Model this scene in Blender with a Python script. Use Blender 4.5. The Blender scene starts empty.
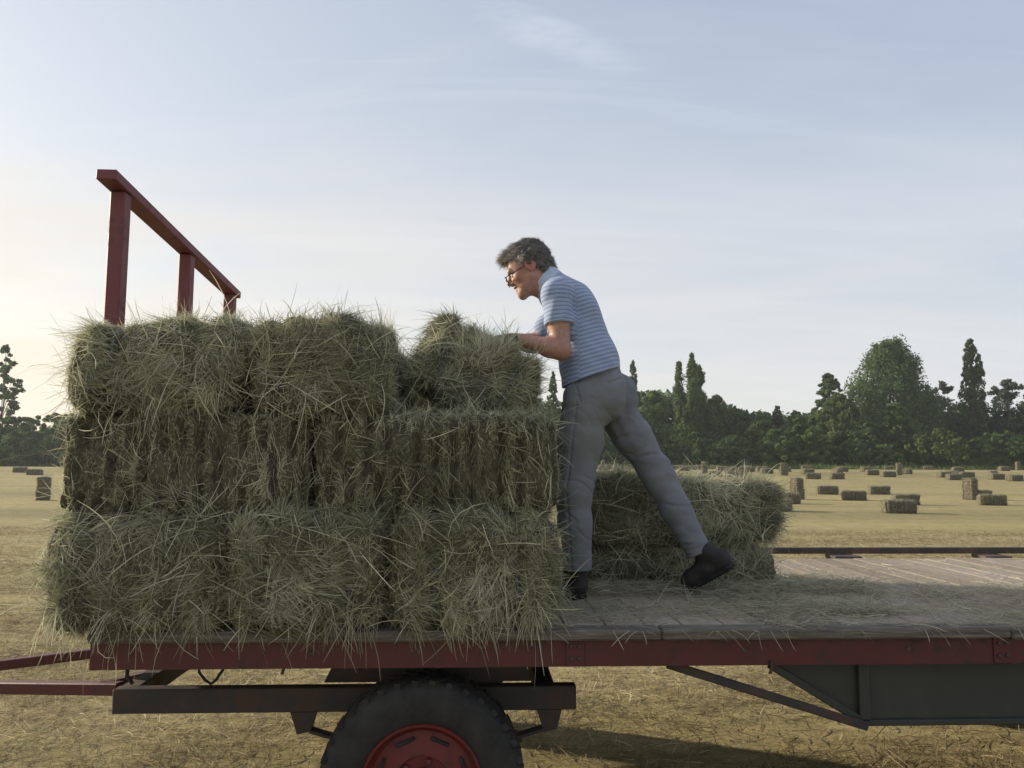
import bpy, math, random
import numpy as np
from mathutils import Vector, Matrix

rng = np.random.default_rng(11)
random.seed(5)
SC = bpy.context.scene
COL = SC.collection
R = math.radians

# ------------------------------------------------------------------ camera
EYE = 1.55
PITCH = math.atan(80 / 800.0)
ROLL = R(0.2)
FPX = 800.0
cam_d = bpy.data.cameras.new("camera")
cam_d.sensor_width = 36.0
cam_d.lens = 36.0 * FPX / 1024.0
cam_d.clip_start = 0.05
cam_d.clip_end = 2000.0
cam = bpy.data.objects.new("camera", cam_d)
COL.objects.link(cam)
cam.matrix_world = (Matrix.Translation((0, 0, EYE)) @ Matrix.Rotation(math.pi / 2 + PITCH, 4, 'X')
                    @ Matrix.Rotation(ROLL, 4, 'Z'))
SC.camera = cam

# ------------------------------------------------------------------ sky, sun, exposure
SUN_EL = R(17.0)
SUN_AZ = math.atan2(-0.93, 0.37)          # angle from +Y towards +X (negative: to the left)
sun_dir = Vector((math.sin(SUN_AZ) * math.cos(SUN_EL), math.cos(SUN_AZ) * math.cos(SUN_EL), math.sin(SUN_EL)))

world = bpy.data.worlds.new("World")
SC.world = world
world.use_nodes = True
wt = world.node_tree
wt.nodes.clear()


def N(tree, kind, **kw):
    n = tree.nodes.new(kind)
    for k, v in kw.items():
        if k in n.inputs:
            n.inputs[k].default_value = v
        else:
            setattr(n, k, v)
    return n


def Lk(tree, a, b):
    tree.links.new(a, b)


def ramp(tree, stops, interp='LINEAR'):
    n = tree.nodes.new('ShaderNodeValToRGB')
    cr = n.color_ramp
    cr.interpolation = interp
    while len(cr.elements) < len(stops):
        cr.elements.new(0.5)
    for e, (p, c) in zip(cr.elements, stops):
        e.position = p
        e.color = (c[0], c[1], c[2], 1) if hasattr(c, '__len__') else (c, c, c, 1)
    return n


def mth(tree, op, a, b=None, c=None, clamp=False):
    n = tree.nodes.new('ShaderNodeMath')
    n.operation = op
    n.use_clamp = clamp
    for i, v in enumerate((a, b, c)):
        if v is None:
            continue
        if isinstance(v, (int, float)):
            n.inputs[i].default_value = v
        else:
            tree.links.new(v, n.inputs[i])
    return n.outputs[0]


def mixc(tree, fac, a, b, mode='MIX'):
    n = tree.nodes.new('ShaderNodeMix')
    n.data_type = 'RGBA'
    n.blend_type = mode
    for i, v in ((0, fac), (6, a), (7, b)):
        if isinstance(v, (int, float)):
            n.inputs[i].default_value = v
        elif isinstance(v, tuple):
            n.inputs[i].default_value = (*v, 1)
        else:
            tree.links.new(v, n.inputs[i])
    return n.outputs[2]


def build_world():
    t = wt
    sky = N(t, 'ShaderNodeTexSky', sky_type='NISHITA')
    sky.sun_disc = False
    sky.sun_elevation = SUN_EL
    sky.sun_rotation = SUN_AZ
    sky.altitude = 0
    sky.air_density = 1.0
    sky.dust_density = 1.2
    sky.ozone_density = 1.6
    tc = N(t, 'ShaderNodeTexCoord')
    sep = N(t, 'ShaderNodeSeparateXYZ')
    Lk(t, tc.outputs['Generated'], sep.inputs[0])
    x, y, z = sep.outputs
    zc = mth(t, 'MAXIMUM', z, 0.0)
    den = mth(t, 'ADD', zc, 0.16)
    comb = N(t, 'ShaderNodeCombineXYZ')
    Lk(t, mth(t, 'DIVIDE', x, den), comb.inputs[0])
    Lk(t, mth(t, 'DIVIDE', y, den), comb.inputs[1])
    # thin veil cloud
    mp = N(t, 'ShaderNodeMapping')
    mp.inputs['Rotation'].default_value = (0, 0, R(24))
    mp.inputs['Scale'].default_value = (0.55, 1.3, 1)
    mp.inputs['Location'].default_value = (3.1, 1.7, 0)
    Lk(t, comb.outputs[0], mp.inputs[0])
    n1 = N(t, 'ShaderNodeTexNoise', Scale=1.1, Detail=5.0, Roughness=0.52, Distortion=0.5)
    Lk(t, mp.outputs[0], n1.inputs['Vector'])
    veil = ramp(t, [(0.36, 0.0), (0.70, 1.0)])
    Lk(t, n1.outputs['Fac'], veil.inputs[0])
    # small feathery cirrus streak
    mp2 = N(t, 'ShaderNodeMapping')
    mp2.inputs['Rotation'].default_value = (0, 0, R(-38))
    mp2.inputs['Scale'].default_value = (0.8, 3.0, 1)
    Lk(t, comb.outputs[0], mp2.inputs[0])
    n2 = N(t, 'ShaderNodeTexNoise', Scale=3.2, Detail=7.0, Roughness=0.62, Distortion=0.9)
    Lk(t, mp2.outputs[0], n2.inputs['Vector'])
    # one cirrus patch: distance of the direction to an ellipse in cloud coordinates
    cx, cy = mth(t, 'DIVIDE', x, den), mth(t, 'DIVIDE', y, den)
    c0, c1 = CIRRUS
    dx, dy = c1[0] - c0[0], c1[1] - c0[1]
    ll = math.hypot(dx, dy)
    ux, uy = dx / ll, dy / ll
    px = mth(t, 'SUBTRACT', cx, (c0[0] + c1[0]) / 2)
    py = mth(t, 'SUBTRACT', cy, (c0[1] + c1[1]) / 2)
    al = mth(t, 'ADD', mth(t, 'MULTIPLY', px, ux), mth(t, 'MULTIPLY', py, uy))
    ac = mth(t, 'SUBTRACT', mth(t, 'MULTIPLY', py, ux), mth(t, 'MULTIPLY', px, uy))
    al = mth(t, 'DIVIDE', al, ll * 0.62)
    ac = mth(t, 'DIVIDE', ac, ll * 0.20)
    e = mth(t, 'ADD', mth(t, 'MULTIPLY', al, al), mth(t, 'MULTIPLY', ac, ac))
    patch = mth(t, 'SUBTRACT', 1.0, e, clamp=True)
    wisp = mth(t, 'MULTIPLY', mth(t, 'SUBTRACT', mth(t, 'ADD', n2.outputs['Fac'], mth(t, 'MULTIPLY', patch, 0.25)), 0.56), 2.4, clamp=True)
    wisp = mth(t, 'MULTIPLY', wisp, mth(t, 'POWER', patch, 0.6))
    # haze thickness grows to the horizon
    hz = mth(t, 'POWER', mth(t, 'SUBTRACT', 1.0, zc, clamp=True), 5.0)
    vf = mth(t, 'MULTIPLY', veil.outputs[0], 0.42)
    fac = mth(t, 'ADD', mth(t, 'ADD', 0.60, vf), mth(t, 'MULTIPLY', hz, 0.42), clamp=True)
    # cloud brightness: sun-side forward scattering
    sd = N(t, 'ShaderNodeVectorMath', operation='DOT_PRODUCT')
    sd.inputs[1].default_value = sun_dir
    Lk(t, tc.outputs['Generated'], sd.inputs[0])
    g = mth(t, 'MULTIPLY', mth(t, 'ADD', sd.outputs['Value'], 1.0), 0.5)
    g2 = mth(t, 'POWER', g, 3.0)
    low = mth(t, 'POWER', mth(t, 'SUBTRACT', 1.0, zc, clamp=True), 3.0)
    warm = mixc(t, low, (1.0, 1.0, 1.0), (1.0, 0.82, 0.53))
    cool = mixc(t, low, (0.62, 0.72, 0.92), (1.03, 1.05, 1.04))
    ccol = mixc(t, g2, cool, warm)
    amp = mth(t, 'ADD', CLOUD_A, mth(t, 'MULTIPLY', mth(t, 'MULTIPLY', g2, CLOUD_B), mth(t, 'MULTIPLY_ADD', low, .85, .15)))
    cl = N(t, 'ShaderNodeVectorMath', operation='SCALE')
    Lk(t, ccol, cl.inputs[0])
    Lk(t, amp, cl.inputs['Scale'])
    out = mixc(t, fac, sky.outputs[0], cl.outputs[0])
    wcol = N(t, 'ShaderNodeVectorMath', operation='SCALE')
    Lk(t, cl.outputs[0], wcol.inputs[0])
    wcol.inputs['Scale'].default_value = 1.25
    out = mixc(t, mth(t, 'MULTIPLY', wisp, 0.62), out, wcol.outputs[0])
    # long faint streaks
    mp3 = N(t, 'ShaderNodeMapping')
    mp3.inputs['Rotation'].default_value = (0, 0, R(35))
    mp3.inputs['Scale'].default_value = (0.35, 2.4, 1)
    Lk(t, comb.outputs[0], mp3.inputs[0])
    n3 = N(t, 'ShaderNodeTexNoise', Scale=1.5, Detail=6.0, Roughness=0.6, Distortion=1.1)
    Lk(t, mp3.outputs[0], n3.inputs['Vector'])
    st = ramp(t, [(0.52, 0.0), (0.74, 1.0)])
    Lk(t, n3.outputs['Fac'], st.inputs[0])
    out = mixc(t, mth(t, 'MULTIPLY', st.outputs[0], 0.20), out, wcol.outputs[0])
    bg = N(t, 'ShaderNodeBackground', Strength=SKY_STR)
    Lk(t, out, bg.inputs[0])
    o = N(t, 'ShaderNodeOutputWorld')
    Lk(t, bg.outputs[0], o.inputs[0])


SKY_STR = 0.104
CLOUD_A, CLOUD_B = 4.2, 2.5
_M3 = cam.matrix_world.to_3x3()


def ray(px, py):
    return _M3 @ Vector(((px - 512) / FPX, (384 - py) / FPX, -1.0))


def P(px, py, Y):
    d = ray(px, py)
    return Vector((0, 0, EYE)) + d * (Y / d.y)


def _cc(px, py):
    d = ray(px, py).normalized()
    return d.x / (d.z + 0.16), d.y / (d.z + 0.16)


CIRRUS = (_cc(478, 12), _cc(648, 76))
build_world()

sun_l = bpy.data.lights.new("sun", 'SUN')
sun_l.energy = 3.6
sun_l.angle = R(1.8)
sun_l.color = (1.0, 0.87, 0.68)
sun_o = bpy.data.objects.new("sun", sun_l)
COL.objects.link(sun_o)
sun_o.rotation_euler = (-sun_dir).to_track_quat('-Z', 'Y').to_euler()
sun_o.location = (-20, 8, 12)

SC.view_settings.view_transform = 'Standard'
SC.view_settings.look = 'None'
SC.view_settings.exposure = 0.85
SC.view_settings.gamma = 1.0
SC.cycles.max_bounces = 6
SC.cycles.diffuse_bounces = 3
SC.cycles.transparent_max_bounces = 4

# ------------------------------------------------------------------ helpers


def nrand(p, seed, freq, oct=3):
    """smooth pseudo noise in about -1..1 for an (n,3) array"""
    r = np.random.default_rng(seed)
    out = np.zeros(len(p))
    a = 1.0
    tot = 0
    for o in range(oct):
        for k in range(3):
            d = r.normal(size=3)
            d *= freq / np.linalg.norm(d) * r.uniform(.7, 1.4)
            d2 = r.normal(size=3) * freq * .6
            out += a * np.sin(p @ d + r.uniform(0, 6.28) + 1.3 * np.sin(p @ d2 + r.uniform(0, 6.28)))
        tot += a * 1.8
        a *= .55
        freq *= 2.1
    return out / tot


def smooth(m):
    m.polygons.foreach_set('use_smooth', np.ones(len(m.polygons), bool))


def np_mesh(name, V, F, mat=None, attrs=None, sm=False):
    """V (n,3); F (m,4) or (m,3)"""
    V = np.ascontiguousarray(V, dtype=np.float32)
    F = np.ascontiguousarray(F, dtype=np.int32)
    me = bpy.data.meshes.new(name)
    k = F.shape[1]
    me.vertices.add(len(V))
    me.vertices.foreach_set('co', V.ravel())
    me.loops.add(F.size)
    me.loops.foreach_set('vertex_index', F.ravel())
    me.polygons.add(len(F))
    me.polygons.foreach_set('loop_start', np.arange(0, F.size, k, dtype=np.int32))
    me.polygons.foreach_set('loop_total', np.full(len(F), k, dtype=np.int32))
    if attrs:
        for an, arr in attrs.items():
            a = me.attributes.new(an, 'FLOAT', 'POINT')
            a.data.foreach_set('value', np.ascontiguousarray(arr, dtype=np.float32))
    if sm:
        smooth(me)
    me.update(calc_edges=True)
    if mat:
        me.materials.append(mat)
    return me


def link(name, me, parent=None, loc=None):
    o = bpy.data.objects.new(name, me)
    COL.objects.link(o)
    if parent:
        o.parent = parent
    if loc is not None:
        o.location = loc
    return o


def empty(name, loc=(0, 0, 0), rz=0.0):
    o = bpy.data.objects.new(name, None)
    COL.objects.link(o)
    o.location = loc
    o.rotation_euler = (0, 0, rz)
    o.empty_display_size = 0.2
    return o


def tag(o, label=None, cat=None, group=None, kind=None):
    if label:
        o['label'] = label
    if cat:
        o['category'] = cat
    if group:
        o['group'] = group
    if kind:
        o['kind'] = kind
    return o


class MB:
    """collects boxes, bars, tubes as quads"""

    def __init__(s):
        s.v, s.f, s.t = [], [], []
        s.n = 0

    def add(s, V, F, tone=0.5):
        V = np.asarray(V, float)
        s.v.append(V)
        for f in F:
            s.f.append([i + s.n for i in f])
        s.t.append(np.full(len(V), tone))
        s.n += len(V)

    def box(s, lo, hi, tone=0.5, M=None, bev=0.0):
        lo, hi = np.array(lo, float), np.array(hi, float)
        if bev <= 0:
            V = [(x, y, z) for x in (lo[0], hi[0]) for y in (lo[1], hi[1]) for z in (lo[2], hi[2])]
            F = [(0, 1, 3, 2), (4, 6, 7, 5), (0, 4, 5, 1), (2, 3, 7, 6), (0, 2, 6, 4), (1, 5, 7, 3)]
        else:
            V, F = [], []
            idx = {}
            b = min(bev, *(0.45 * (hi - lo)))
            for sx in (0, 1):
                for sy in (0, 1):
                    for sz in (0, 1):
                        c = np.array([(lo, hi)[q][i] for i, q in enumerate((sx, sy, sz))])
                        sg = np.array([1 - 2 * sx, 1 - 2 * sy, 1 - 2 * sz]) * b
                        for ax in range(3):
                            d = sg.copy()
                            d[ax] = 0
                            idx[(sx, sy, sz, ax)] = len(V)
                            V.append(c + d)
            for ax in range(3):
                o1, o2 = [(1, 2), (2, 0), (0, 1)][ax]
                for q in (0, 1):
                    loop = []
                    for a, c in ((0, 0), (1, 0), (1, 1), (0, 1)):
                        k = [0, 0, 0]
                        k[ax] = q
                        k[o1] = a
                        k[o2] = c
                        loop.append(idx[(*k, ax)])
                    F.append(loop if q else loop[::-1])
            for ax in range(3):           # edge strips along axis ax
                o1, o2 = [(1, 2), (2, 0), (0, 1)][ax]
                for a in (0, 1):
                    for c in (0, 1):
                        k0, k1 = [0, 0, 0], [0, 0, 0]
                        k1[ax] = 1
                        for k in (k0, k1):
                            k[o1] = a
                            k[o2] = c
                        loop = [idx[(*k0, o1)], idx[(*k1, o1)], idx[(*k1, o2)], idx[(*k0, o2)]]
                        F.append(loop if (a ^ c) else loop[::-1])
            for sx in (0, 1):
                for sy in (0, 1):
                    for sz in (0, 1):
                        F.append([idx[(sx, sy, sz, i)] for i in range(3)])
        V = np.array(V, float)
        if M is not None:
            V = np.array([list(M @ Vector(v)) for v in V])
        s.add(V, F, tone)
        return s

    def bar(s, a, b, w, h, tone=0.5, up=(0, 0, 1), bev=0.004):
        """box beam from a to b, w across, h along up"""
        a, b = Vector(a), Vector(b)
        d = (b - a)
        L = d.length
        d.normalize()
        upv = Vector(up)
        sd = d.cross(upv).normalized()
        upv = sd.cross(d).normalized()
        M = Matrix(((d.x, sd.x, upv.x, a.x), (d.y, sd.y, upv.y, a.y), (d.z, sd.z, upv.z, a.z), (0, 0, 0, 1)))
        return s.box((0, -w / 2, -h / 2), (L, w / 2, h / 2), tone, M, bev)

    def tube(s, pts, r, n=8, tone=0.5):
        pts = [Vector(p) for p in pts]
        rr = r if hasattr(r, '__len__') else [r] * len(pts)
        V, F = [], []
        for i, p in enumerate(pts):
            d = (pts[min(i + 1, len(pts) - 1)] - pts[max(i - 1, 0)]).normalized()
            u = d.orthogonal().normalized() if i == 0 else (u - d * u.dot(d)).normalized()
            w = d.cross(u)
            for k in range(n):
                a = 2 * math.pi * k / n
                V.append(p + (u * math.cos(a) + w * math.sin(a)) * rr[i])
        for i in range(len(pts) - 1):
            for k in range(n):
                k2 = (k + 1) % n
                F.append((i * n + k, i * n + k2, (i + 1) * n + k2, (i + 1) * n + k))
        F.append(tuple(range(n))[::-1])
        F.append(tuple((len(pts) - 1) * n + k for k in range(n)))
        s.add(V, F, tone)
        return s

    def lathe(s, prof, c, axis, n=48, tone=0.5):
        """prof: list of (axial, radius) around axis through c; open profile"""
        ax = Vector(axis).normalized()
        u = ax.orthogonal().normalized()
        w = ax.cross(u)
        c = Vector(c)
        V, F = [], []
        for (t, r) in prof:
            for k in range(n):
                a = 2 * math.pi * k / n
                V.append(c + ax * t + (u * math.cos(a) + w * math.sin(a)) * r)
        for i in range(len(prof) - 1):
            for k in range(n):
                k2 = (k + 1) % n
                F.append((i * n + k, i * n + k2, (i + 1) * n + k2, (i + 1) * n + k))
        s.add(V, F, tone)
        return s

    def prism(s, poly, off, tone=0.5):
        """poly: list of 3D points (planar); off: extrusion vector"""
        n = len(poly)
        V = [Vector(p) for p in poly] + [Vector(p) + Vector(off) for p in poly]
        F = [tuple(range(n)), tuple(range(2 * n - 1, n - 1, -1))]
        for i in range(n):
            j = (i + 1) % n
            F.append((i, i + n, j + n, j))
        s.add(V, F, tone)
        return s

    def build(s, name, mat, parent=None, loc=None, sm=False):
        me = bpy.data.meshes.new(name)
        V = np.concatenate(s.v)
        me.from_pydata([tuple(x) for x in V], [], [tuple(f) for f in s.f])
        a = me.attributes.new('tone', 'FLOAT', 'POINT')
        a.data.foreach_set('value', np.concatenate(s.t).astype(np.float32))
        me.materials.append(mat)
        import bmesh
        bm = bmesh.new()
        bm.from_mesh(me)
        bmesh.ops.recalc_face_normals(bm, faces=bm.faces)
        bm.to_mesh(me)
        bm.free()
        if sm:
            me.shade_smooth() if hasattr(me, 'shade_smooth') else smooth(me)
            me.set_sharp_from_angle(angle=R(40))
        return link(name, me, parent, loc)


# ------------------------------------------------------------------ materials


def new_mat(name):
    m = bpy.data.materials.new(name)
    m.use_nodes = True
    t = m.node_tree
    b = t.nodes['Principled BSDF']
    return m, t, b


def attr(t, name):
    n = t.nodes.new('ShaderNodeAttribute')
    n.attribute_name = name
    return n.outputs['Fac']


def bump(t, b, h, strength, dist):
    n = t.nodes.new('ShaderNodeBump')
    n.inputs['Strength'].default_value = strength
    n.inputs['Distance'].default_value = dist
    Lk(t, h, n.inputs['Height'])
    Lk(t, n.outputs[0], b.inputs['Normal'])


def objcoord(t):
    return N(t, 'ShaderNodeTexCoord').outputs['Object']


def noise(t, vec, scale, detail=4, rough=.55, dist=0.0, sc=None):
    if sc:
        mp = N(t, 'ShaderNodeMapping')
        mp.inputs['Scale'].default_value = sc
        Lk(t, vec, mp.inputs[0])
        vec = mp.outputs[0]
    n = N(t, 'ShaderNodeTexNoise', Scale=scale, Detail=detail, Roughness=rough, Distortion=dist)
    Lk(t, vec, n.inputs['Vector'])
    return n.outputs['Fac']


def strand_mat(name, stops, rough=.75, trans=0.33):
    m, t, b = new_mat(name)
    r = ramp(t, stops)
    Lk(t, attr(t, 'tone'), r.inputs[0])
    Lk(t, r.outputs[0], b.inputs['Base Color'])
    b.inputs['Roughness'].default_value = rough
    b.inputs['Specular IOR Level'].default_value = 0.3
    tr = N(t, 'ShaderNodeBsdfTranslucent')
    Lk(t, r.outputs[0], tr.inputs[0])
    mx = N(t, 'ShaderNodeMixShader')
    mx.inputs[0].default_value = trans
    Lk(t, b.outputs[0], mx.inputs[1])
    Lk(t, tr.outputs[0], mx.inputs[2])
    Lk(t, mx.outputs[0], t.nodes['Material Output'].inputs[0])
    return m


HAY_STOPS = [(0.0, (.125, .129, .080)), (0.35, (.36, .355, .225)), (0.7, (.58, .565, .385)), (1.0, (.80, .765, .57))]
M_hay = strand_mat('hay', HAY_STOPS)
M_straw = strand_mat('straw_litter', [(0, (.09, .07, .042)), (.4, (.25, .195, .112)), (.75, (.44, .36, .215)), (1, (.72, .63, .43))])
M_deckhay = strand_mat('loose_hay', [(0, (.18, .172, .11)), (.4, (.40, .375, .265)), (.75, (.56, .525, .385)), (1, (.74, .69, .54))])

# bale core
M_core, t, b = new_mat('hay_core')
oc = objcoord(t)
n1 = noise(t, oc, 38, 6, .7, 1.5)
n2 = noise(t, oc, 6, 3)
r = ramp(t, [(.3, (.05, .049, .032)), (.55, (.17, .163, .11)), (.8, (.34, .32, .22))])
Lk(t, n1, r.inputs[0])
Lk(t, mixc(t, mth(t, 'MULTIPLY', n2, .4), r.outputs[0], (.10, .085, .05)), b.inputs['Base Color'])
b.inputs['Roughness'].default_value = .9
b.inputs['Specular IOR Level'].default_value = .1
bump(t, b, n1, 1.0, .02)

# far bale (colour only; geometry gives flakes)
M_field, t, b = new_mat('field_hay')
oc = objcoord(t)
n1 = noise(t, oc, 30, 5, .7, 1.0)
r = ramp(t, [(.3, (.08, .073, .05)), (.55, (.18, .16, .11)), (.8, (.30, .27, .19))])
Lk(t, n1, r.inputs[0])
Lk(t, r.outputs[0], b.inputs['Base Color'])
b.inputs['Roughness'].default_value = .9
bump(t, b, n1, 1.0, .03)


def paint_mat(name, c, c_rust, amount=.5, rough=.5, scale=14):
    m, t, b = new_mat(name)
    oc = objcoord(t)
    n1 = noise(t, oc, scale, 7, .68, .4)
    n2 = noise(t, oc, scale * .28, 4)
    mask = ramp(t, [(.62 - .25 * amount, 0), (.72 - .2 * amount, 1)])
    Lk(t, mth(t, 'MULTIPLY_ADD', n1, .6, mth(t, 'MULTIPLY', n2, .4)), mask.inputs[0])
    base = mixc(t, n2, tuple(x * .7 for x in c), tuple(min(1, x * 1.3) for x in c))
    Lk(t, mixc(t, mask.outputs[0], base, c_rust), b.inputs['Base Color'])
    rr = mth(t, 'MULTIPLY_ADD', mask.outputs[0], .3, rough)
    Lk(t, rr, b.inputs['Roughness'])
    bump(t, b, n1, .25, .004)
    return m


M_red = paint_mat('dark_red_paint', (.085, .014, .014), (.055, .026, .021), .45, .5)
M_redwood = paint_mat('red_painted_timber', (.15, .035, .038), (.10, .05, .046), .35, .6, 22)
M_steel = paint_mat('dark_steel', (.034, .031, .029), (.085, .05, .034), .6, .6)
M_panel = paint_mat('grey_sheet_steel', (.036, .038, .031), (.06, .052, .04), .25, .5, 8)
M_rim = paint_mat('red_rim_paint', (.14, .016, .014), (.07, .028, .022), .55, .55, 18)
M_rail = paint_mat('rusty_steel', (.055, .042, .036), (.13, .08, .055), .5, .65)

M_tyre, t, b = new_mat('tyre_rubber')
oc = objcoord(t)
n1 = noise(t, oc, 9, 6, .65)
r = ramp(t, [(.35, (.012, .012, .012)), (.75, (.045, .042, .036))])
Lk(t, n1, r.inputs[0])
Lk(t, r.outputs[0], b.inputs['Base Color'])
b.inputs['Roughness'].default_value = .8

# deck wood
M_deck, t, b = new_mat('weathered_planks')
oc = objcoord(t)
g = noise(t, oc, 9, 6, .65, .6, sc=(7, .5, 7))
g2 = noise(t, oc, 2.3, 4, .6)
st = noise(t, oc, 24, 6, .7, .8)
r = ramp(t, [(.25, (.16, .125, .098)), (.5, (.31, .255, .205)), (.78, (.45, .385, .32))])
Lk(t, mth(t, 'MULTIPLY_ADD', attr(t, 'tone'), .5, mth(t, 'MULTIPLY', g, .55)), r.inputs[0])
dirt = ramp(t, [(.42, 0), (.62, 1)])
Lk(t, mth(t, 'MULTIPLY_ADD', st, .45, mth(t, 'MULTIPLY', g2, .55)), dirt.inputs[0])
c = mixc(t, mth(t, 'MULTIPLY', dirt.outputs[0], .55), r.outputs[0], (.215, .20, .135))
Lk(t, c, b.inputs['Base Color'])
b.inputs['Roughness'].default_value = .9
b.inputs['Specular IOR Level'].default_value = .15
bump(t, b, g, .5, .006)

M_edge, t, b = new_mat('weathered_edge_board')
oc = objcoord(t)
g = noise(t, oc, 9, 7, .68, .6, sc=(.6, 6, 9))
r = ramp(t, [(.3, (.05, .043, .034)), (.55, (.145, .128, .102)), (.8, (.32, .29, .24))])
Lk(t, g, r.inputs[0])
Lk(t, r.outputs[0], b.inputs['Base Color'])
b.inputs['Roughness'].default_value = .85
bump(t, b, g, .8, .008)

M_twine, t, b = new_mat('blue_twine')
n1 = noise(t, objcoord(t), 60, 3)
r = ramp(t, [(.3, (.07, .10, .13)), (.7, (.18, .24, .28))])
Lk(t, n1, r.inputs[0])
Lk(t, r.outputs[0], b.inputs['Base Color'])
b.inputs['Roughness'].default_value = .7

# field ground
M_ground, t, b = new_mat('mown_field')
oc = objcoord(t)
na = noise(t, oc, 26, 7, .75, .4)
nb = noise(t, oc, .55, 4, .6, .3, sc=(.35, 1.6, 1))
nc = noise(t, oc, .09, 4, .55, .3, sc=(.3, 1.5, 1))
nd = noise(t, oc, 5.0, 5, .7, .3, sc=(.5, 1.6, 1))
r1 = ramp(t, [(.3, (.08, .063, .038)), (.5, (.36, .30, .155)), (.72, (.60, .52, .295))])
Lk(t, mth(t, 'MULTIPLY_ADD', na, .5, mth(t, 'MULTIPLY', nd, .5)), r1.inputs[0])
gm = ramp(t, [(.46, 0), (.66, 1)])
Lk(t, mth(t, 'MULTIPLY_ADD', nb, .6, mth(t, 'MULTIPLY', nc, .4)), gm.inputs[0])
c = mixc(t, mth(t, 'MULTIPLY', gm.outputs[0], .55), r1.outputs[0], (.22, .21, .075))
rows = noise(t, oc, 1.0, 3, .5, .4, sc=(.012, .22, 1))
hv = ramp(t, [(.36, (.74, .76, .74)), (.5, (.97, .97, .94)), (.64, (1.2, 1.18, 1.14))])
Lk(t, mth(t, 'MULTIPLY_ADD', rows, .6, mth(t, 'MULTIPLY', nc, .4)), hv.inputs[0])
c = mixc(t, 1.0, c, hv.outputs[0], 'MULTIPLY')
Lk(t, c, b.inputs['Base Color'])
b.inputs['Roughness'].default_value = .95
b.inputs['Specular IOR Level'].default_value = .1
bump(t, b, mth(t, 'ADD', na, nd), .9, .03)


def leaf_mat(name, dark, light):
    m, t, b = new_mat(name)
    r = ramp(t, [(0, dark), (1, light)])
    Lk(t, attr(t, 'tone'), r.inputs[0])
    Lk(t, r.outputs[0], b.inputs['Base Color'])
    b.inputs['Roughness'].default_value = .65
    b.inputs['Specular IOR Level'].default_value = .25
    tr = N(t, 'ShaderNodeBsdfTranslucent')
    Lk(t, r.outputs[0], tr.inputs[0])
    mx = N(t, 'ShaderNodeMixShader')
    mx.inputs[0].default_value = .44
    Lk(t, b.outputs[0], mx.inputs[1])
    Lk(t, tr.outputs[0], mx.inputs[2])
    Lk(t, mx.outputs[0], t.nodes['Material Output'].inputs[0])
    return m


M_leaf = {
    'dark': leaf_mat('dark_leaves', (.058, .10, .040), (.14, .215, .078)),
    'mid': leaf_mat('green_leaves', (.075, .128, .044), (.17, .25, .082)),
    'light': leaf_mat('light_leaves', (.07, .11, .036), (.17, .225, .075)),
    'grey': leaf_mat('grey_green_leaves', (.055, .075, .05), (.12, .15, .095)),
}
M_bark, t, b = new_mat('bark')
r = ramp(t, [(.3, (.05, .042, .033)), (.7, (.15, .13, .11))])
Lk(t, noise(t, objcoord(t), 6, 5, .6, 0, sc=(3, 3, .5)), r.inputs[0])
Lk(t, r.outputs[0], b.inputs['Base Color'])
b.inputs['Roughness'].default_value = .9


# ------------------------------------------------------------------ strands


def strands(root, d0, length, width, bend=None, grav=0.0, seg=3, wn=None, tone=None):
    """ribbons. root (n,3), d0 (n,3) unit direction, length (n), width (n), bend (n,3) curvature direction
    wn: (n,3) approximate facing normal. Returns V, F, tone"""
    n = len(root)
    if bend is None:
        bend = np.zeros((n, 3))
    V = np.zeros((n, seg + 1, 2, 3))
    p = root.copy()
    d = d0.copy()
    if wn is None:
        wn = rng.normal(size=(n, 3))
    step = (length / seg)[:, None]
    for i in range(seg + 1):
        side = np.cross(d, wn)
        side /= np.linalg.norm(side, axis=1, keepdims=True) + 1e-9
        tap = 1.0 if i < seg else 0.35
        V[:, i, 0] = p - side * (width * .5 * tap)[:, None]
        V[:, i, 1] = p + side * (width * .5 * tap)[:, None]
        p = p + d * step
        d = d + bend * step
        d[:, 2] -= (grav * step[:, 0])
        d /= np.linalg.norm(d, axis=1, keepdims=True) + 1e-9
    base = (np.arange(n) * (seg + 1) * 2)[:, None]
    F = np.concatenate([base + np.array([[2 * i, 2 * i + 1, 2 * i + 3, 2 * i + 2]]) for i in range(seg)], axis=1).reshape(-1, 4)
    T = np.repeat(tone if tone is not None else rng.random(n), (seg + 1) * 2)
    return V.reshape(-1, 3), F, T


def join(parts):
    Vs, Fs, Ts, n = [], [], [], 0
    for V, F, T in parts:
        Vs.append(V)
        Fs.append(F + n)
        Ts.append(T)
        n += len(V)
    return np.concatenate(Vs), np.concatenate(Fs), np.concatenate(Ts)


# ------------------------------------------------------------------ bales


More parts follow.
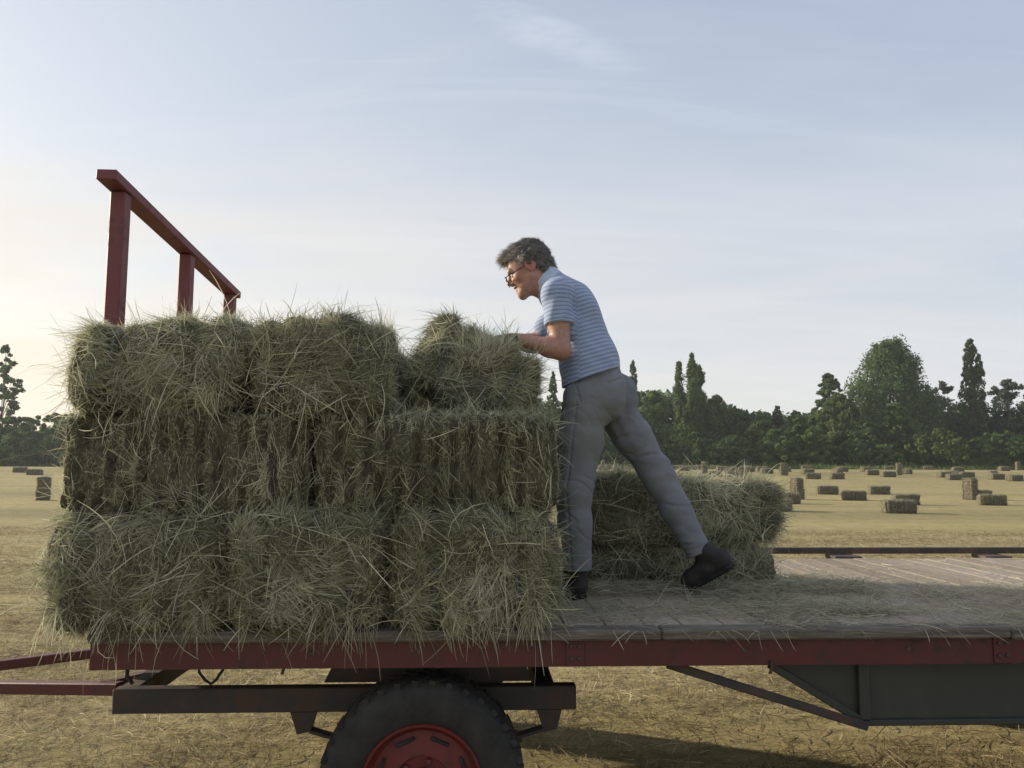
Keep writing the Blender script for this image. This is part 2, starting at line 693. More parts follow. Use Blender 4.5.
def bale_body(L, W, H, seed, cell=0.022, groove=0.0, twine=(-.15, .15), lump=.02, rnd=.06, gfreq=None):
    """displaced rounded box centred at origin, x = length. returns V,F (quads)"""
    nx, ny, nz = [max(4, int(round(a / cell))) for a in (L, W, H)]
    Vs, Fs, n = [], [], 0
    for ax, (a, c) in ((0, (1, 2)), (1, (2, 0)), (2, (0, 1))):
        cnt = (nx, ny, nz)
        for s in (-1, 1):
            A, B = np.meshgrid(np.linspace(-1, 1, cnt[a] + 1), np.linspace(-1, 1, cnt[c] + 1), indexing='ij')
            v = np.zeros((A.size, 3))
            v[:, ax] = s
            v[:, a] = A.ravel()
            v[:, c] = B.ravel()
            I = np.arange(A.size).reshape(A.shape)
            q = np.stack([I[:-1, :-1], I[1:, :-1], I[1:, 1:], I[:-1, 1:]], -1).reshape(-1, 4)
            if s < 0:
                q = q[:, ::-1]
            Vs.append(v)
            Fs.append(q + n)
            n += len(v)
    V = np.concatenate(Vs) * (np.array([L, W, H]) / 2)
    F = np.concatenate(Fs)
    half = np.array([L, W, H]) / 2
    inner = np.clip(V, -(half - rnd), half - rnd)
    dl = V - inner
    ln = np.linalg.norm(dl, axis=1, keepdims=True)
    nn = dl / (ln + 1e-9)
    V = inner + nn * rnd
    # soft bulge
    V *= 1 + .02 * np.cos(V[:, [1, 2, 0]] / half[[1, 2, 0]] * 1.4)
    disp = lump * nrand(V, seed, 9, 3) + .35 * lump * nrand(V, seed + 1, 45, 2)
    if groove > 0:
        x = V[:, 0] + .012 * nrand(V, seed + 2, 7, 1) + .006 * np.sin(V[:, 2] * 23 + seed)
        fr = gfreq or (2 * math.pi / .062)
        ph = x * fr + 1.1 * np.sin(x * 13 + seed)
        gv = np.clip(np.cos(ph), .45, 1) - .45
        sidew = np.clip(np.abs(nn[:, 1]) * 1.3 + np.abs(nn[:, 2]) * .9, 0, 1)
        disp -= groove * gv / .55 * sidew
    for ty in twine:
        disp -= .034 * np.exp(-((V[:, 1] - ty) / .030) ** 2) * np.clip(np.abs(nn[:, 0]) + np.abs(nn[:, 2]), 0, 1)
    V = V + nn * disp[:, None]
    return V, F, nn


def sample_surface(V, F, n, weight=None):
    a, bb, c, d = (V[F[:, i]] for i in range(4))
    nv = np.cross(c - a, d - bb)
    ar = np.linalg.norm(nv, axis=1) * .5
    nv /= np.linalg.norm(nv, axis=1, keepdims=True) + 1e-12
    w = ar.copy()
    if weight is not None:
        w *= weight(.25 * (a + bb + c + d), nv)
    w /= w.sum()
    i = rng.choice(len(F), n, p=w)
    u, v = rng.random((2, n, 1))
    p = a[i] * (1 - u) * (1 - v) + bb[i] * u * (1 - v) + c[i] * u * v + d[i] * (1 - u) * v
    return p, nv[i]


def tang(nv, d):
    d = d - nv * np.sum(nv * d, 1, keepdims=True)
    return d / (np.linalg.norm(d, axis=1, keepdims=True) + 1e-9)


def groove_at(x, z, p, seed, gfreq=None):
    xx = x + .012 * nrand(p, seed + 2, 7, 1) + .006 * np.sin(z * 23 + seed)
    fr = gfreq or (2 * math.pi / .062)
    ph = xx * fr + 1.1 * np.sin(xx * 13 + seed)
    return (np.clip(np.cos(ph), .45, 1) - .45) / .55


def make_bale_mesh(name, L, W, H, seed, n=16000, flake=False, weight=None, wild=500, hang=0, hangdir=None, wmul=1.0, tone_shift=0.0, twy=(-.15, .15), stray=0, straydir=None):
    V, F, nn = bale_body(L, W, H, seed, groove=.042 if flake else 0.004, lump=.014 if flake else .030, rnd=.045 if flake else .095, twine=twy)
    p, nv = sample_surface(V, F, n, weight)
    sidef = np.abs(nv[:, 1]) > .55
    if flake:
        g = groove_at(p[:, 0], p[:, 2], p, seed) * (np.abs(nv[:, 0]) < .6)
        keep = g < rng.uniform(.2, .85, n)
        p, nv, sidef = p[keep], nv[keep], sidef[keep]
    else:
        # dark hollows between locks of hay: fewer stalks there
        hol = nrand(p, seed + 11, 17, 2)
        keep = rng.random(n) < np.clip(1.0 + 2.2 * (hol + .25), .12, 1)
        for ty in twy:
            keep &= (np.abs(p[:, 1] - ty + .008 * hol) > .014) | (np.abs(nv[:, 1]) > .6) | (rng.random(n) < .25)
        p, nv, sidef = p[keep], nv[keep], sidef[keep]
    n = len(p)
    th = 3.4 * nrand(p, seed + 5, 6, 2) + rng.normal(size=n) * .6
    e1 = tang(nv, np.where(np.abs(nv[:, [0]]) < .75, np.array([[1., 0, 0]]), np.array([[0, 1., 0]])))
    e2 = np.cross(nv, e1)
    if flake:
        th = np.where(sidef, math.pi / 2 + rng.normal(size=n) * .26 + np.where(rng.random(n) < .5, math.pi, 0), th)
    d = e1 * np.cos(th)[:, None] + e2 * np.sin(th)[:, None]
    lift = rng.gamma(1.5, .045, n) * np.where(rng.random(n) < .06, 2.6, 1.0)
    d = d + nv * lift[:, None]
    d /= np.linalg.norm(d, axis=1, keepdims=True)
    ln = np.clip(rng.gamma(2.4, .027, n) + .025, .025, .24)
    if flake:
        ln = np.where(sidef, ln * .34, ln)
        lift = np.where(sidef, lift * .6, lift)
    bend = rng.normal(size=(n, 3)) * 2.6 - nv * (lift / np.maximum(ln, .05) * 1.6 + .6)[:, None]
    wd = rng.uniform(.0011, .0028, n) * wmul
    lock = nrand(p, seed + 9, 13, 2)
    tone = np.clip(.36 + tone_shift + .26 * lock + rng.normal(size=n) * .17 + (rng.random(n) < .05) * .35, 0, 1)
    root = p - nv * .003 - d * (ln * .35)[:, None] * (1 - 2 * lift[:, None]).clip(0, 1)
    parts = [strands(root, d, ln, wd, bend, .4, 4, nv + rng.normal(size=(n, 3)) * .45, tone)]
    # longer pale stalks lying over the top
    m = (70 if flake else 260) if n > 8000 else 60
    p, nv = sample_surface(V, F, m, weight)
    d = tang(nv, rng.normal(size=(m, 3))) + nv * rng.uniform(.05, .3, (m, 1))
    d /= np.linalg.norm(d, axis=1, keepdims=True)
    ln = rng.uniform(.08, .26, m) * (.6 if flake else 1)
    parts.append(strands(p + nv * .006, d, ln, rng.uniform(.0017, .0029, m) * wmul, rng.normal(size=(m, 3)) * 3 - nv * 2.2, .8, 5, nv + rng.normal(size=(m, 3)) * .3,
                         np.clip(.76 + rng.normal(size=m) * .14, 0, 1)))
    core_tone = np.clip(.12 + .12 * nrand(V, seed + 7, 40, 3), 0, .4)
    if wild:
        p, nv = sample_surface(V, F, wild, weight)
        d = nv * .7 + rng.normal(size=(wild, 3)) * .7
        d /= np.linalg.norm(d, axis=1, keepdims=True)
        ln = np.where(rng.random(wild) < .1, rng.uniform(.1, .22, wild), rng.uniform(.03, .09, wild))
        parts.append(strands(p - nv * .01, d, ln, rng.uniform(.0010, .0022, wild) * wmul, rng.normal(size=(wild, 3)) * 5, 2.5, 4,
                             None, np.clip(.5 + rng.normal(size=wild) * .22, 0, 1)))
    if hang:
        hd = np.array(hangdir, float)
        p, nv = sample_surface(V, F, hang, lambda c, nv_: ((nv_ @ hd) > .7) * (c[:, 2] < -H * .2) * (.15 + np.clip(nrand(c, seed + 12, 12, 2) * 2.5, 0, 2)) + 1e-9)
        d = hd * .22 + rng.normal(size=(hang, 3)) * .38
        d[:, 2] -= .45
        d /= np.linalg.norm(d, axis=1, keepdims=True)
        ln = rng.gamma(3, .027, hang) + .04
        parts.append(strands(p - nv * .006, d, ln, rng.uniform(.0014, .0028, hang) * wmul, rng.normal(size=(hang, 3)) * 2.6, 7.0, 6,
                             None, np.clip(.58 + rng.normal(size=hang) * .22, 0, 1)))
    if stray:
        sd_ = np.array(straydir, float)
        p, nv = sample_surface(V, F, stray, lambda c, nv_: np.clip(nv_ @ sd_, 0, 1) ** 2 + 1e-9)
        d = sd_ * .8 + rng.normal(size=(stray, 3)) * .45
        d /= np.linalg.norm(d, axis=1, keepdims=True)
        ln = rng.gamma(2.2, .05, stray) + .04
        parts.append(strands(p - nv * .01, d, np.minimum(ln, .34), rng.uniform(.0009, .0019, stray), rng.normal(size=(stray, 3)) * 4, 3.0, 6,
                             None, np.clip(.5 + rng.normal(size=stray) * .2, 0, 1)))
    SV, SF, ST = join(parts)
    nb = len(V)
    AV = np.concatenate([V, SV])
    AF = np.concatenate([F, SF + nb])
    AT = np.concatenate([core_tone, ST])
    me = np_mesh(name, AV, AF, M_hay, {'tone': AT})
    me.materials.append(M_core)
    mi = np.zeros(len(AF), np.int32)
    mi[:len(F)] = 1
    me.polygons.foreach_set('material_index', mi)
    sm = np.zeros(len(AF), bool)
    sm[:len(F)] = True
    me.polygons.foreach_set('use_smooth', sm)
    return me


def twine_loops(bale, L, W, H, ys=(-.15, .15), r=.0034):
    for y in ys:
        mb = MB()
        pts = []
        hx, hz = L / 2 - .020, H / 2 - .020
        for a in np.linspace(0, 2 * math.pi, 41):
            ca, sa = math.cos(a), math.sin(a)
            k = max(abs(ca), abs(sa))
            # squircle path
            q = (abs(ca) ** 8 + abs(sa) ** 8) ** (-1 / 8)
            pts.append((hx * ca * q, y + .004 * math.sin(5 * a), hz * sa * q))
        mb.tube(pts, r, 6)
        mb.build('twine', M_twine, bale, sm=True)


# ------------------------------------------------------------------ wagon frame
WA = R(2.5)
WO = Vector((0, 2.975, 0))
WM = Matrix.Translation(WO) @ Matrix.Rotation(WA, 4, 'Z')
WI = WM.inverted()


def Wp(u, v, z):
    return WM @ Vector((u, v, z))


def uv(px, py, Y):
    """wagon coordinates of a picture point at world depth Y"""
    return WI @ P(px, py, Y)




def uvv(px, py, v):
    """wagon coordinates of a picture point on the wagon plane v"""
    o = WI @ Vector((0, 0, EYE))
    d = WI.to_3x3() @ ray(px, py)
    return o + d * ((v - o.y) / d.y)


DECK = 0.95


# ------------------------------------------------------------------ terrain
def terr(x, y):
    s = np.clip((y - 30) / 50, 0, 1)
    return 1.05 * s * s * (3 - 2 * s)


def build_ground():
    ys = np.concatenate([np.linspace(-40, 30, 36), np.linspace(31.5, 84, 36), np.linspace(90, 590, 26)])
    xs = np.concatenate([[-590, -450], np.linspace(-300, 300, 61), [450, 590]])
    X, Y = np.meshgrid(xs, ys, indexing='ij')
    Z = terr(X, Y)
    V = np.stack([X.ravel(), Y.ravel(), Z.ravel()], 1)
    I = np.arange(X.size).reshape(X.shape)
    F = np.stack([I[:-1, :-1], I[1:, :-1], I[1:, 1:], I[:-1, 1:]], -1).reshape(-1, 4)
    o = link('field', np_mesh('field', V, F, M_ground, sm=True))
    tag(o, 'flat mown hayfield of yellow stubble', 'field', kind='structure')
    # loose straw and stubble near the wagon
    n = 260000
    y = 2.4 + 17 * rng.random(n) ** 1.8
    x = (rng.random(n) * 2 - 1) * (1.4 + .72 * y)
    dens = nrand(np.stack([x * .6, y * 1.6, 0 * x], 1), 77, 1.6, 3)
    keep = dens > rng.normal(size=n) * .5 - .25
    x, y = x[keep], y[keep]
    n = len(x)
    root = np.stack([x, y, terr(x, y) + .004], 1)
    up = rng.random(n) < .35
    d = rng.normal(size=(n, 3))
    d[:, 2] = np.where(up, np.abs(d[:, 2]) + .9, np.abs(d[:, 2]) * .18)
    d /= np.linalg.norm(d, axis=1, keepdims=True)
    ln = np.where(up, rng.uniform(.02, .07, n), rng.uniform(.05, .22, n))
    wd = rng.uniform(.0014, .0034, n) * (1 + .06 * y)
    tn = np.clip(.45 + .22 * nrand(root * np.array([1, 2, 1]), 31, 1.3, 3) + rng.normal(size=n) * .2, 0, 1)
    V, F, T = strands(root, d, ln, wd, rng.normal(size=(n, 3)) * 3, 3.0, 3, None, tn)
    V[:, 2] = np.maximum(V[:, 2], terr(V[:, 0], V[:, 1]) + .003)
    o = link('loose_straw', np_mesh('loose_straw', V, F, M_straw, {'tone': T}))
    tag(o, 'loose straw and cut stubble lying on the near field', 'straw', kind='stuff')


# ------------------------------------------------------------------ trees


def crown(H, Wd, kind, nleaf, size, seed):
    """leaf cards in clumps; origin at ground. returns V,F,tone"""
    r = np.random.default_rng(seed)
    nc = {'tall': 420, 'poplar': 330, 'broad': 260, 'bush': 170, 'sparse': 90, 'triple': 420}[kind]
    t = r.random(nc)
    ang = r.random(nc) * 2 * math.pi
    rad = np.sqrt(r.random(nc))
    if kind == 'poplar':
        z = .06 + .92 * t
        prof = np.interp(z, [0, .08, .25, .5, .75, .9, 1], [.5, .85, 1, .95, .74, .44, .05])
        cx = rad * prof * np.cos(ang) * Wd / 2
        cy = rad * prof * np.sin(ang) * Wd / 2
    elif kind == 'triple':
        z = .06 + .92 * t
        k = r.integers(0, 3, nc)
        hs = np.array([.93, 1.0, .90])[k]
        z = z * hs
        prof = np.interp(z / hs, [0, .1, .3, .6, .85, 1], [1.2, 1.2, .8, .56, .4, .06])
        cx = np.array([-.31, .03, .31])[k] * Wd * np.clip(z * 1.5, .4, 1) + rad * prof * np.cos(ang) * Wd * .36
        cy = np.array([.1, -.15, .12])[k] * Wd + rad * prof * np.sin(ang) * Wd * .3
    elif kind == 'bush':
        z = .03 + .9 * t ** 1.1
        prof = np.interp(z, [0, .15, .45, .75, 1], [.9, 1, .95, .65, .12])
        cx = rad * prof * np.cos(ang) * Wd / 2
        cy = rad * prof * np.sin(ang) * Wd / 2
    elif kind == 'tall':
        z = .04 + .96 * t
        prof = np.interp(z, [0, .15, .4, .65, .85, 1], [.7, .9, 1, .95, .72, .30])
        cx = rad * prof * np.cos(ang) * Wd / 2
        cy = rad * prof * np.sin(ang) * Wd / 2
    else:
        lo = .02 if kind == 'broad' else .15
        z = lo + (1 - lo) * t
        prof = np.interp((z - lo) / (1 - lo), [0, .15, .4, .7, .9, 1], [.8, .95, 1, .82, .5, .14])
        cx = rad * prof * np.cos(ang) * Wd / 2
        cy = rad * prof * np.sin(ang) * Wd / 2
    # lumpy lobes
    q = np.stack([cx / Wd, cy / Wd, z * 2], 1)
    lob = 1 + (.16 if kind in ('poplar', 'triple') else .30) * nrand(q, seed + 3, 6, 2)
    cx *= lob
    cy *= lob
    ctr = np.stack([cx, cy, z * H], 1)
    cr = (.075 if kind in ('poplar', 'triple') else .085) * min(H, Wd * 1.6) * r.uniform(.45, 1.3, nc)
    if kind == 'sparse':
        cr *= .9
    cr = np.minimum(cr, .16 * H)
    cr *= np.interp(ctr[:, 2] / ctr[:, 2].max(), [.45, .8, 1], [1, .75, .38 if kind in ('poplar', 'triple') else .55])
    nleaf = int(nleaf * {'sparse': 2.2}.get(kind, 4.2))
    size = size * .80
    ci = r.integers(0, nc, nleaf)
    off = r.normal(size=(nleaf, 3))
    off /= np.linalg.norm(off, axis=1, keepdims=True)
    off *= (r.random(nleaf) ** .5 * np.where(r.random(nleaf) < .08, r.uniform(1, 1.3, nleaf), 1))[:, None]
    stretch = np.array([1, 1, 1.7 if kind in ('poplar', 'triple', 'tall') else .8])
    p = ctr[ci] + off * cr[ci][:, None] * stretch
    p[:, 2] = np.maximum(p[:, 2], .05)
    top = ctr[:, 2].max() + cr.mean()
    p[:, 2] *= H / np.percentile(p[:, 2], 99.8)
    nv = off + r.normal(size=(nleaf, 3)) * .9
    nv /= np.linalg.norm(nv, axis=1, keepdims=True)
    a = np.cross(nv, r.normal(size=(nleaf, 3)))
    a /= np.linalg.norm(a, axis=1, keepdims=True)
    bb = np.cross(nv, a)
    s = (size * r.uniform(.5, 1.3, nleaf))[:, None]
    V = np.stack([p - a * s * .55, p + bb * s * .32, p + a * s * .6, p - bb * s * .32], 1).reshape(-1, 3)
    F = np.arange(nleaf * 4).reshape(-1, 4)
    ct = r.random(nc)
    tone = np.clip(.12 + .26 * ct[ci] + .5 * r.random(nleaf) + .1 * off[:, 2], 0, 1)
    return V, F, np.repeat(tone, 4), ctr


def tree(name, label, x, y, H, Wd, kind, mat, nleaf=5000, size=.42, seed=0, group=None):
    z0 = float(terr(x, y))
    o = empty(name, (x, y, z0 - .02))
    tag(o, label, 'bush' if kind == 'bush' else 'tree', group)
    V, F, T, ctr = crown(H, Wd, kind, nleaf, size, seed)
    link('crown', np_mesh('crown', V, F, M_leaf[mat], {'tone': T}), o)
    mb = MB()
    r0 = .012 * H + .05
    r = np.random.default_rng(seed + 50)
    top = H * (.85 if kind in ('poplar', 'triple') else .6)
    pts = [(0, 0, -.1)] + [(r.normal() * .012 * H * k, r.normal() * .012 * H * k, top * k) for k in (.2, .4, .6, .8, 1.0)]
    mb.tube(pts, [r0 * 1.3, r0, r0 * .8, r0 * .6, r0 * .4, r0 * .15], 7)
    idx = r.choice(len(ctr), 16, replace=False)
    for i in idx:
        c = ctr[i]
        zb = max(.1 * H, c[2] * .6)
        k = min(zb / top, .95)
        mb.tube([(0, 0, zb), (c[0] * .5, c[1] * .5, zb + (c[2] - zb) * .6), tuple(c)], [r0 * .4 * (1 - k * .6), r0 * .25 * (1 - k * .5), r0 * .07], 5)
    mb.build('trunk', M_bark, o, sm=True)
    return o


def at_px(px, Y):
    return P(px, 460, Y).x


def build_trees():
    # px centre, top y, width px, depth, kind, material, leaves, leaf size, name, label
    T = [
        (-2, 346, 34, 105, 'sparse', 'dark', 2600, .5, 'broadleaf_tree', 'open dark tree cut by the left edge of the view, above the hedge'),
        (60, 414, 100, 112, 'broad', 'dark', 5200, .45, 'broadleaf_tree', 'low dark tree behind the left hedge, beside the hay stack'),
        (553, 372, 13, 120, 'poplar', 'dark', 1500, .4, 'poplar_tree', 'slim dark poplar top showing between the pushed bale and the man'),
        (634, 361, 15, 122, 'poplar', 'dark', 1900, .4, 'poplar_tree', "slim poplar rising just right of the man's waist"),
        (692, 355, 33, 118, 'triple', 'mid', 7000, .42, 'poplar_tree', 'tall poplar with three upright spires right of the man'),
        (832, 374, 34, 120, 'broad', 'dark', 5200, .45, 'broadleaf_tree', 'dark upright tree just left of the tallest broad tree'),
        (893, 341, 80, 122, 'tall', 'dark', 13000, .46, 'broadleaf_tree', 'tallest broad dense dark green tree on the right'),
        (977, 340, 25, 118, 'poplar', 'dark', 5200, .42, 'poplar_tree', 'tall slender single poplar near the right edge'),
        (947, 382, 46, 128, 'sparse', 'grey', 2600, .5, 'broadleaf_tree', 'thin greyish tree between the tallest tree and the slender poplar'),
        (1012, 380, 50, 124, 'sparse', 'grey', 3600, .5, 'broadleaf_tree', 'open greyish tree right of the slender poplar'),
        (928, 392, 34, 125, 'broad', 'dark', 3000, .5, 'broadleaf_tree', 'dark lower tree tucked against the right side of the tallest tree'),
        (1052, 390, 56, 122, 'broad', 'dark', 4500, .5, 'broadleaf_tree', 'dark tree at the far right end of the tree line'),
        (528, 392, 56, 116, 'broad', 'dark', 5000, .45, 'broadleaf_tree', 'dark tree behind the pushed bale, under the slim poplar top'),
        (575, 394, 50, 114, 'broad', 'mid', 4200, .45, 'broadleaf_tree', "mid green tree behind the man's front leg"),
        (620, 389, 44, 113, 'broad', 'dark', 4600, .45, 'broadleaf_tree', "dark round tree behind the man's hip, under the slim poplar"),
        (655, 392, 48, 116, 'broad', 'mid', 5000, .45, 'broadleaf_tree', 'green round tree left of the three-spired poplar'),
        (716, 396, 44, 119, 'broad', 'mid', 4600, .45, 'broadleaf_tree', 'green tree against the right side of the three-spired poplar'),
        (738, 410, 38, 117, 'broad', 'dark', 4000, .45, 'broadleaf_tree', 'dark tree stepping down right of the three-spired poplar'),
        (764, 414, 36, 114, 'broad', 'mid', 3800, .42, 'broadleaf_tree', 'mid green tree under the lowest dip of the tree line'),
        (778, 406, 16, 124, 'broad', 'grey', 1500, .42, 'broadleaf_tree', 'small pointed grey tree top in the dip of the tree line'),
        (797, 412, 34, 112, 'broad', 'mid', 4000, .42, 'broadleaf_tree', 'green tree right of the small pointed grey tree'),
        (818, 408, 24, 115, 'broad', 'dark', 3000, .42, 'broadleaf_tree', 'small dark tree left of the dark upright tree'),
        (842, 394, 42, 109, 'broad', 'light', 5200, .42, 'broadleaf_tree', 'lighter green tree in front of the dark upright tree'),
        (896, 404, 48, 107, 'broad', 'mid', 5200, .42, 'broadleaf_tree', 'mid green rounded tree in front of the tallest tree'),
        (868, 420, 34, 106, 'broad', 'dark', 3400, .4, 'broadleaf_tree', 'low dark tree in front of the left foot of the tallest tree'),
    ]
    for i, (px, ty, wpx, Y, kind, mat, nl, sz, nm, lab) in enumerate(T):
        x = at_px(px, Y)
        top = P(px, ty, Y).z
        z0 = float(terr(x, Y))
        tree(nm, lab, x, Y, top - z0, wpx * Y / FPX, kind, mat, nl, sz, 100 + i * 7, 'trees at the edge of the hayfield')
    B = [
        (942, 429, 62, 100, 'light', 5200, 'wide light green bush in front of the slender poplar'),
        (885, 445, 42, 101, 'mid', 3200, 'low green bush at the foot of the tallest tree'),
        (1000, 432, 62, 102, 'mid', 4600, 'green bush at the right edge of the field'),
        (852, 440, 36, 101, 'mid', 2800, 'green bush under the lighter green tree'),
        (815, 428, 44, 102, 'mid', 3600, 'upright green bush left of the bush under the lighter tree'),
        (775, 430, 48, 103, 'mid', 3600, 'green bush below the dip of the tree line'),
        (735, 436, 46, 103, 'dark', 3600, 'dark bush at the field edge right of the three-spired poplar'),
        (688, 433, 62, 101, 'dark', 4800, 'rounded dark bush at the foot of the three-spired poplar'),
        (638, 430, 50, 103, 'dark', 3600, "dark bush behind the man's back leg"),
        (590, 425, 56, 103, 'dark', 3600, "dark bush seen between the man's legs"),
        (532, 420, 60, 103, 'dark', 3600, 'dark bush behind the pushed bale'),
        (14, 417, 66, 98, 'dark', 6500, 'dark dense hedge bush at the left edge of the field'),
        (64, 420, 56, 99, 'dark', 5200, 'dark hedge bush half hidden by the left end of the hay stack'),
        (-60, 415, 80, 98, 'dark', 5200, 'dark hedge bush left of the view'),
        (1068, 428, 70, 101, 'mid', 4600, 'green bush right of the view'),
    ]
    for i, (px, ty, wpx, Y, mat, nl, lab) in enumerate(B):
        x = at_px(px, Y)
        top = P(px, ty, Y).z
        z0 = float(terr(x, Y))
        tree('bush', lab, x, Y, top - z0, wpx * Y / FPX * 1.08, 'bush', mat, nl, .36, 300 + i * 7, 'bushes at the edge of the hayfield')
    # closed dark wood behind the front trees
    n = 90000
    x = rng.uniform(-120, 115, n)
    y = rng.uniform(126, 140, n)
    hmax = 8.3 + 3.4 * np.exp(-((x - 22) / 15) ** 2) + .8 * np.exp(-((x - 75) / 22) ** 2) - 2.6 * np.exp(-((x + 85) / 25) ** 2) + 1.3 * nrand(np.stack([x, y, 0 * x], 1), 88, .25, 3)
    z = terr(x, y) + hmax * rng.random(n) ** .8
    c = np.stack([x, y, z], 1)
    nv = rng.normal(size=(n, 3))
    nv /= np.linalg.norm(nv, axis=1, keepdims=True)
    a = np.cross(nv, rng.normal(size=(n, 3)))
    a /= np.linalg.norm(a, axis=1, keepdims=True)
    bb = np.cross(nv, a)
    sz = rng.uniform(.3, .7, (n, 1))
    V = np.stack([c - a * sz, c + bb * sz * .6, c + a * sz, c - bb * sz * .6], 1).reshape(-1, 3)
    o = link('woodland', np_mesh('woodland', V, np.arange(4 * n).reshape(-1, 4), M_leaf['dark'], {'tone': np.repeat(rng.random(n), 4)}))
    tag(o, 'dark wood closing the gaps behind the trees at the field edge', 'wood', kind='stuff')
    # rough grass strip along the wood's foot
    n = 26000
    x = rng.uniform(-110, 100, n)
    y = rng.uniform(94.5, 100, n)
    ln = rng.uniform(.25, .8, n) * np.clip((y - 93) / 4, .2, 1)
    d = rng.normal(size=(n, 3)) * .4
    d[:, 2] = 1
    d /= np.linalg.norm(d, axis=1, keepdims=True)
    V, F, T = strands(np.stack([x, y, terr(x, y)], 1), d, ln, rng.uniform(.05, .16, n), rng.normal(size=(n, 3)) * .6, .3, 2)
    o = link('rough_grass', np_mesh('rough_grass', V, F, M_leaf['light'], {'tone': T}))
    tag(o, 'strip of rough unmown grass along the foot of the trees', 'grass', kind='stuff')


# ------------------------------------------------------------------ field bales


def ground_hit(px, py):
    d = ray(px, py)
    o = Vector((0, 0, EYE))
    best = None
    for Y in np.arange(8, 97, .1):
        p = o + d * (Y / d.y)
        if p.z <= terr(p.x, p.y):
            return p.x, p.y
    p = o + d * (93 / d.y)
    return p.x, 93.0


def build_field_bales():
    meshes = []
    for s in range(3):
        V, F, nn = bale_body(.95, .52, .42, 900 + s, cell=.028, groove=.05, lump=.026, rnd=.075, gfreq=2 * math.pi / .105)
        n = 2200
        p, nv = sample_surface(V, F, n)
        d = tang(nv, rng.normal(size=(n, 3))) + nv * rng.uniform(.05, .6, (n, 1))
        d /= np.linalg.norm(d, axis=1, keepdims=True)
        SV, SF, ST = strands(p - nv * .01, d, rng.uniform(.04, .14, n), rng.uniform(.004, .009, n), rng.normal(size=(n, 3)) * 3, 1, 2)
        me = np_mesh('hay_bale', np.concatenate([V, SV]), np.concatenate([F, SF + len(V)]), M_field,
                     {'tone': np.concatenate([np.full(len(V), .3), ST * .48])})
        me.materials.append(M_hay)
        mi = np.zeros(len(F) + len(SF), np.int32)
        mi[len(F):] = 1
        me.polygons.foreach_set('material_index', mi)
        meshes.append(me)
    G = 'hay bales lying in the field'
    near = [  # px, bottom y, rot deg, mode, label
        (902, 513.5, -8, 0, 'nearest hay bale out in the field on the right, with another close behind it'),
        (908, 505.0, -6, 0, 'hay bale close behind the nearest field bale'),
        (856, 500.5, -10, 0, 'hay bale to the left of the nearest pair, lowest of that row of three'),
        (829, 494.5, -12, 0, 'left hay bale of the row of three left of the nearest pair'),
        (881, 494.5, -9, 0, 'right hay bale of the row of three, above the nearest pair'),
        (784, 511.5, 62, 0, 'hay bale lying end-on just right of the wagon bale'),
        (789, 504.0, -12, 0, 'hay bale lying in front of the upright one, beyond the wagon bale'),
        (799, 499.5, 20, 1, 'hay bale standing on end beyond the right end of the wagon bale'),
        (995, 505.5, -14, 0, 'ribbed hay bale near the right edge beside the standing pair'),
        (973, 500.0, 25, 1, 'hay bale standing on end near the right edge'),
        (982, 500.0, -60, 0, 'short end-on hay bale between the standing one and the ribbed one'),
        (40, 500.5, 8, 1, 'hay bale standing on end left of the hay stack'),
        (33, 475.0, 4, 0, 'flat hay bale far off left of the stack, beyond the standing one'),
    ]
    far = []
    far += [(760 + X / 3.879, 330 + Y / 3.879) for X, Y in ((207, 578), (298, 578), (435, 563), (498, 570), (540, 563), (572, 559), (715, 572),
                                                           (748, 568), (752, 582), (802, 573), (918, 580), (905, 566), (985, 586), (185, 560))]
    far += [(560 + X / 6.4, 440 + Y / 6.4) for X, Y in ((275, 155), (310, 165), (365, 187), (365, 158), (200, 157), (765, 178), (798, 198), (820, 170), (882, 187))]
    far += [(700 + X / 6.4, 440 + Y / 6.4) for X, Y in ((30, 215), (95, 235), (95, 183), (140, 200), (205, 240), (208, 205), (262, 226), (315, 203),
                                                       (295, 176), (425, 215), (545, 203), (540, 227), (690, 217), (880, 214))]
    far += [(q_, 467.5 + 4.5 * abs(math.sin(q_ * 1.7))) for q_ in (604, 618, 663, 676, 697, 722, 744, 762, 806, 842, 866, 889, 928, 958, 1004, 1018)]
    far += [(20, 472.5), (1015, 481), (-20, 478), (1050, 484), (545, 470), (530, 478)]
    for i, (px, py, rz, mode, lab) in enumerate(near):
        x, y = ground_hit(px, py)
        o = link('hay_bale', meshes[i % 3])
        tag(o, lab, 'hay bale', G)
        h = .475 if mode else .21
        o.location = (x, y + .2, float(terr(x, y)) + h - .012)
        o.rotation_euler = (0, R(90) if mode else 0, R(rz))
        if mode:
            o.rotation_euler = (0, R(90), R(rz))
    far.sort(key=lambda q: q[0])
    for i, (px, py) in enumerate(far):
        x, y = ground_hit(px, py)
        up = i % 13 == 5
        o = link('hay_bale', meshes[i % 3])
        tag(o, 'tiny far-off hay bale among those scattered before the tree line', 'hay bale', 'far hay bales before the tree line')
        o.location = (x, y, float(terr(x, y)) + (.475 if up else .21) - .012)
        o.rotation_euler = (0, R(90) if up else 0, R(rng.normal() * 16 + (70 if i % 7 == 3 else -6)))


# ------------------------------------------------------------------ wagon


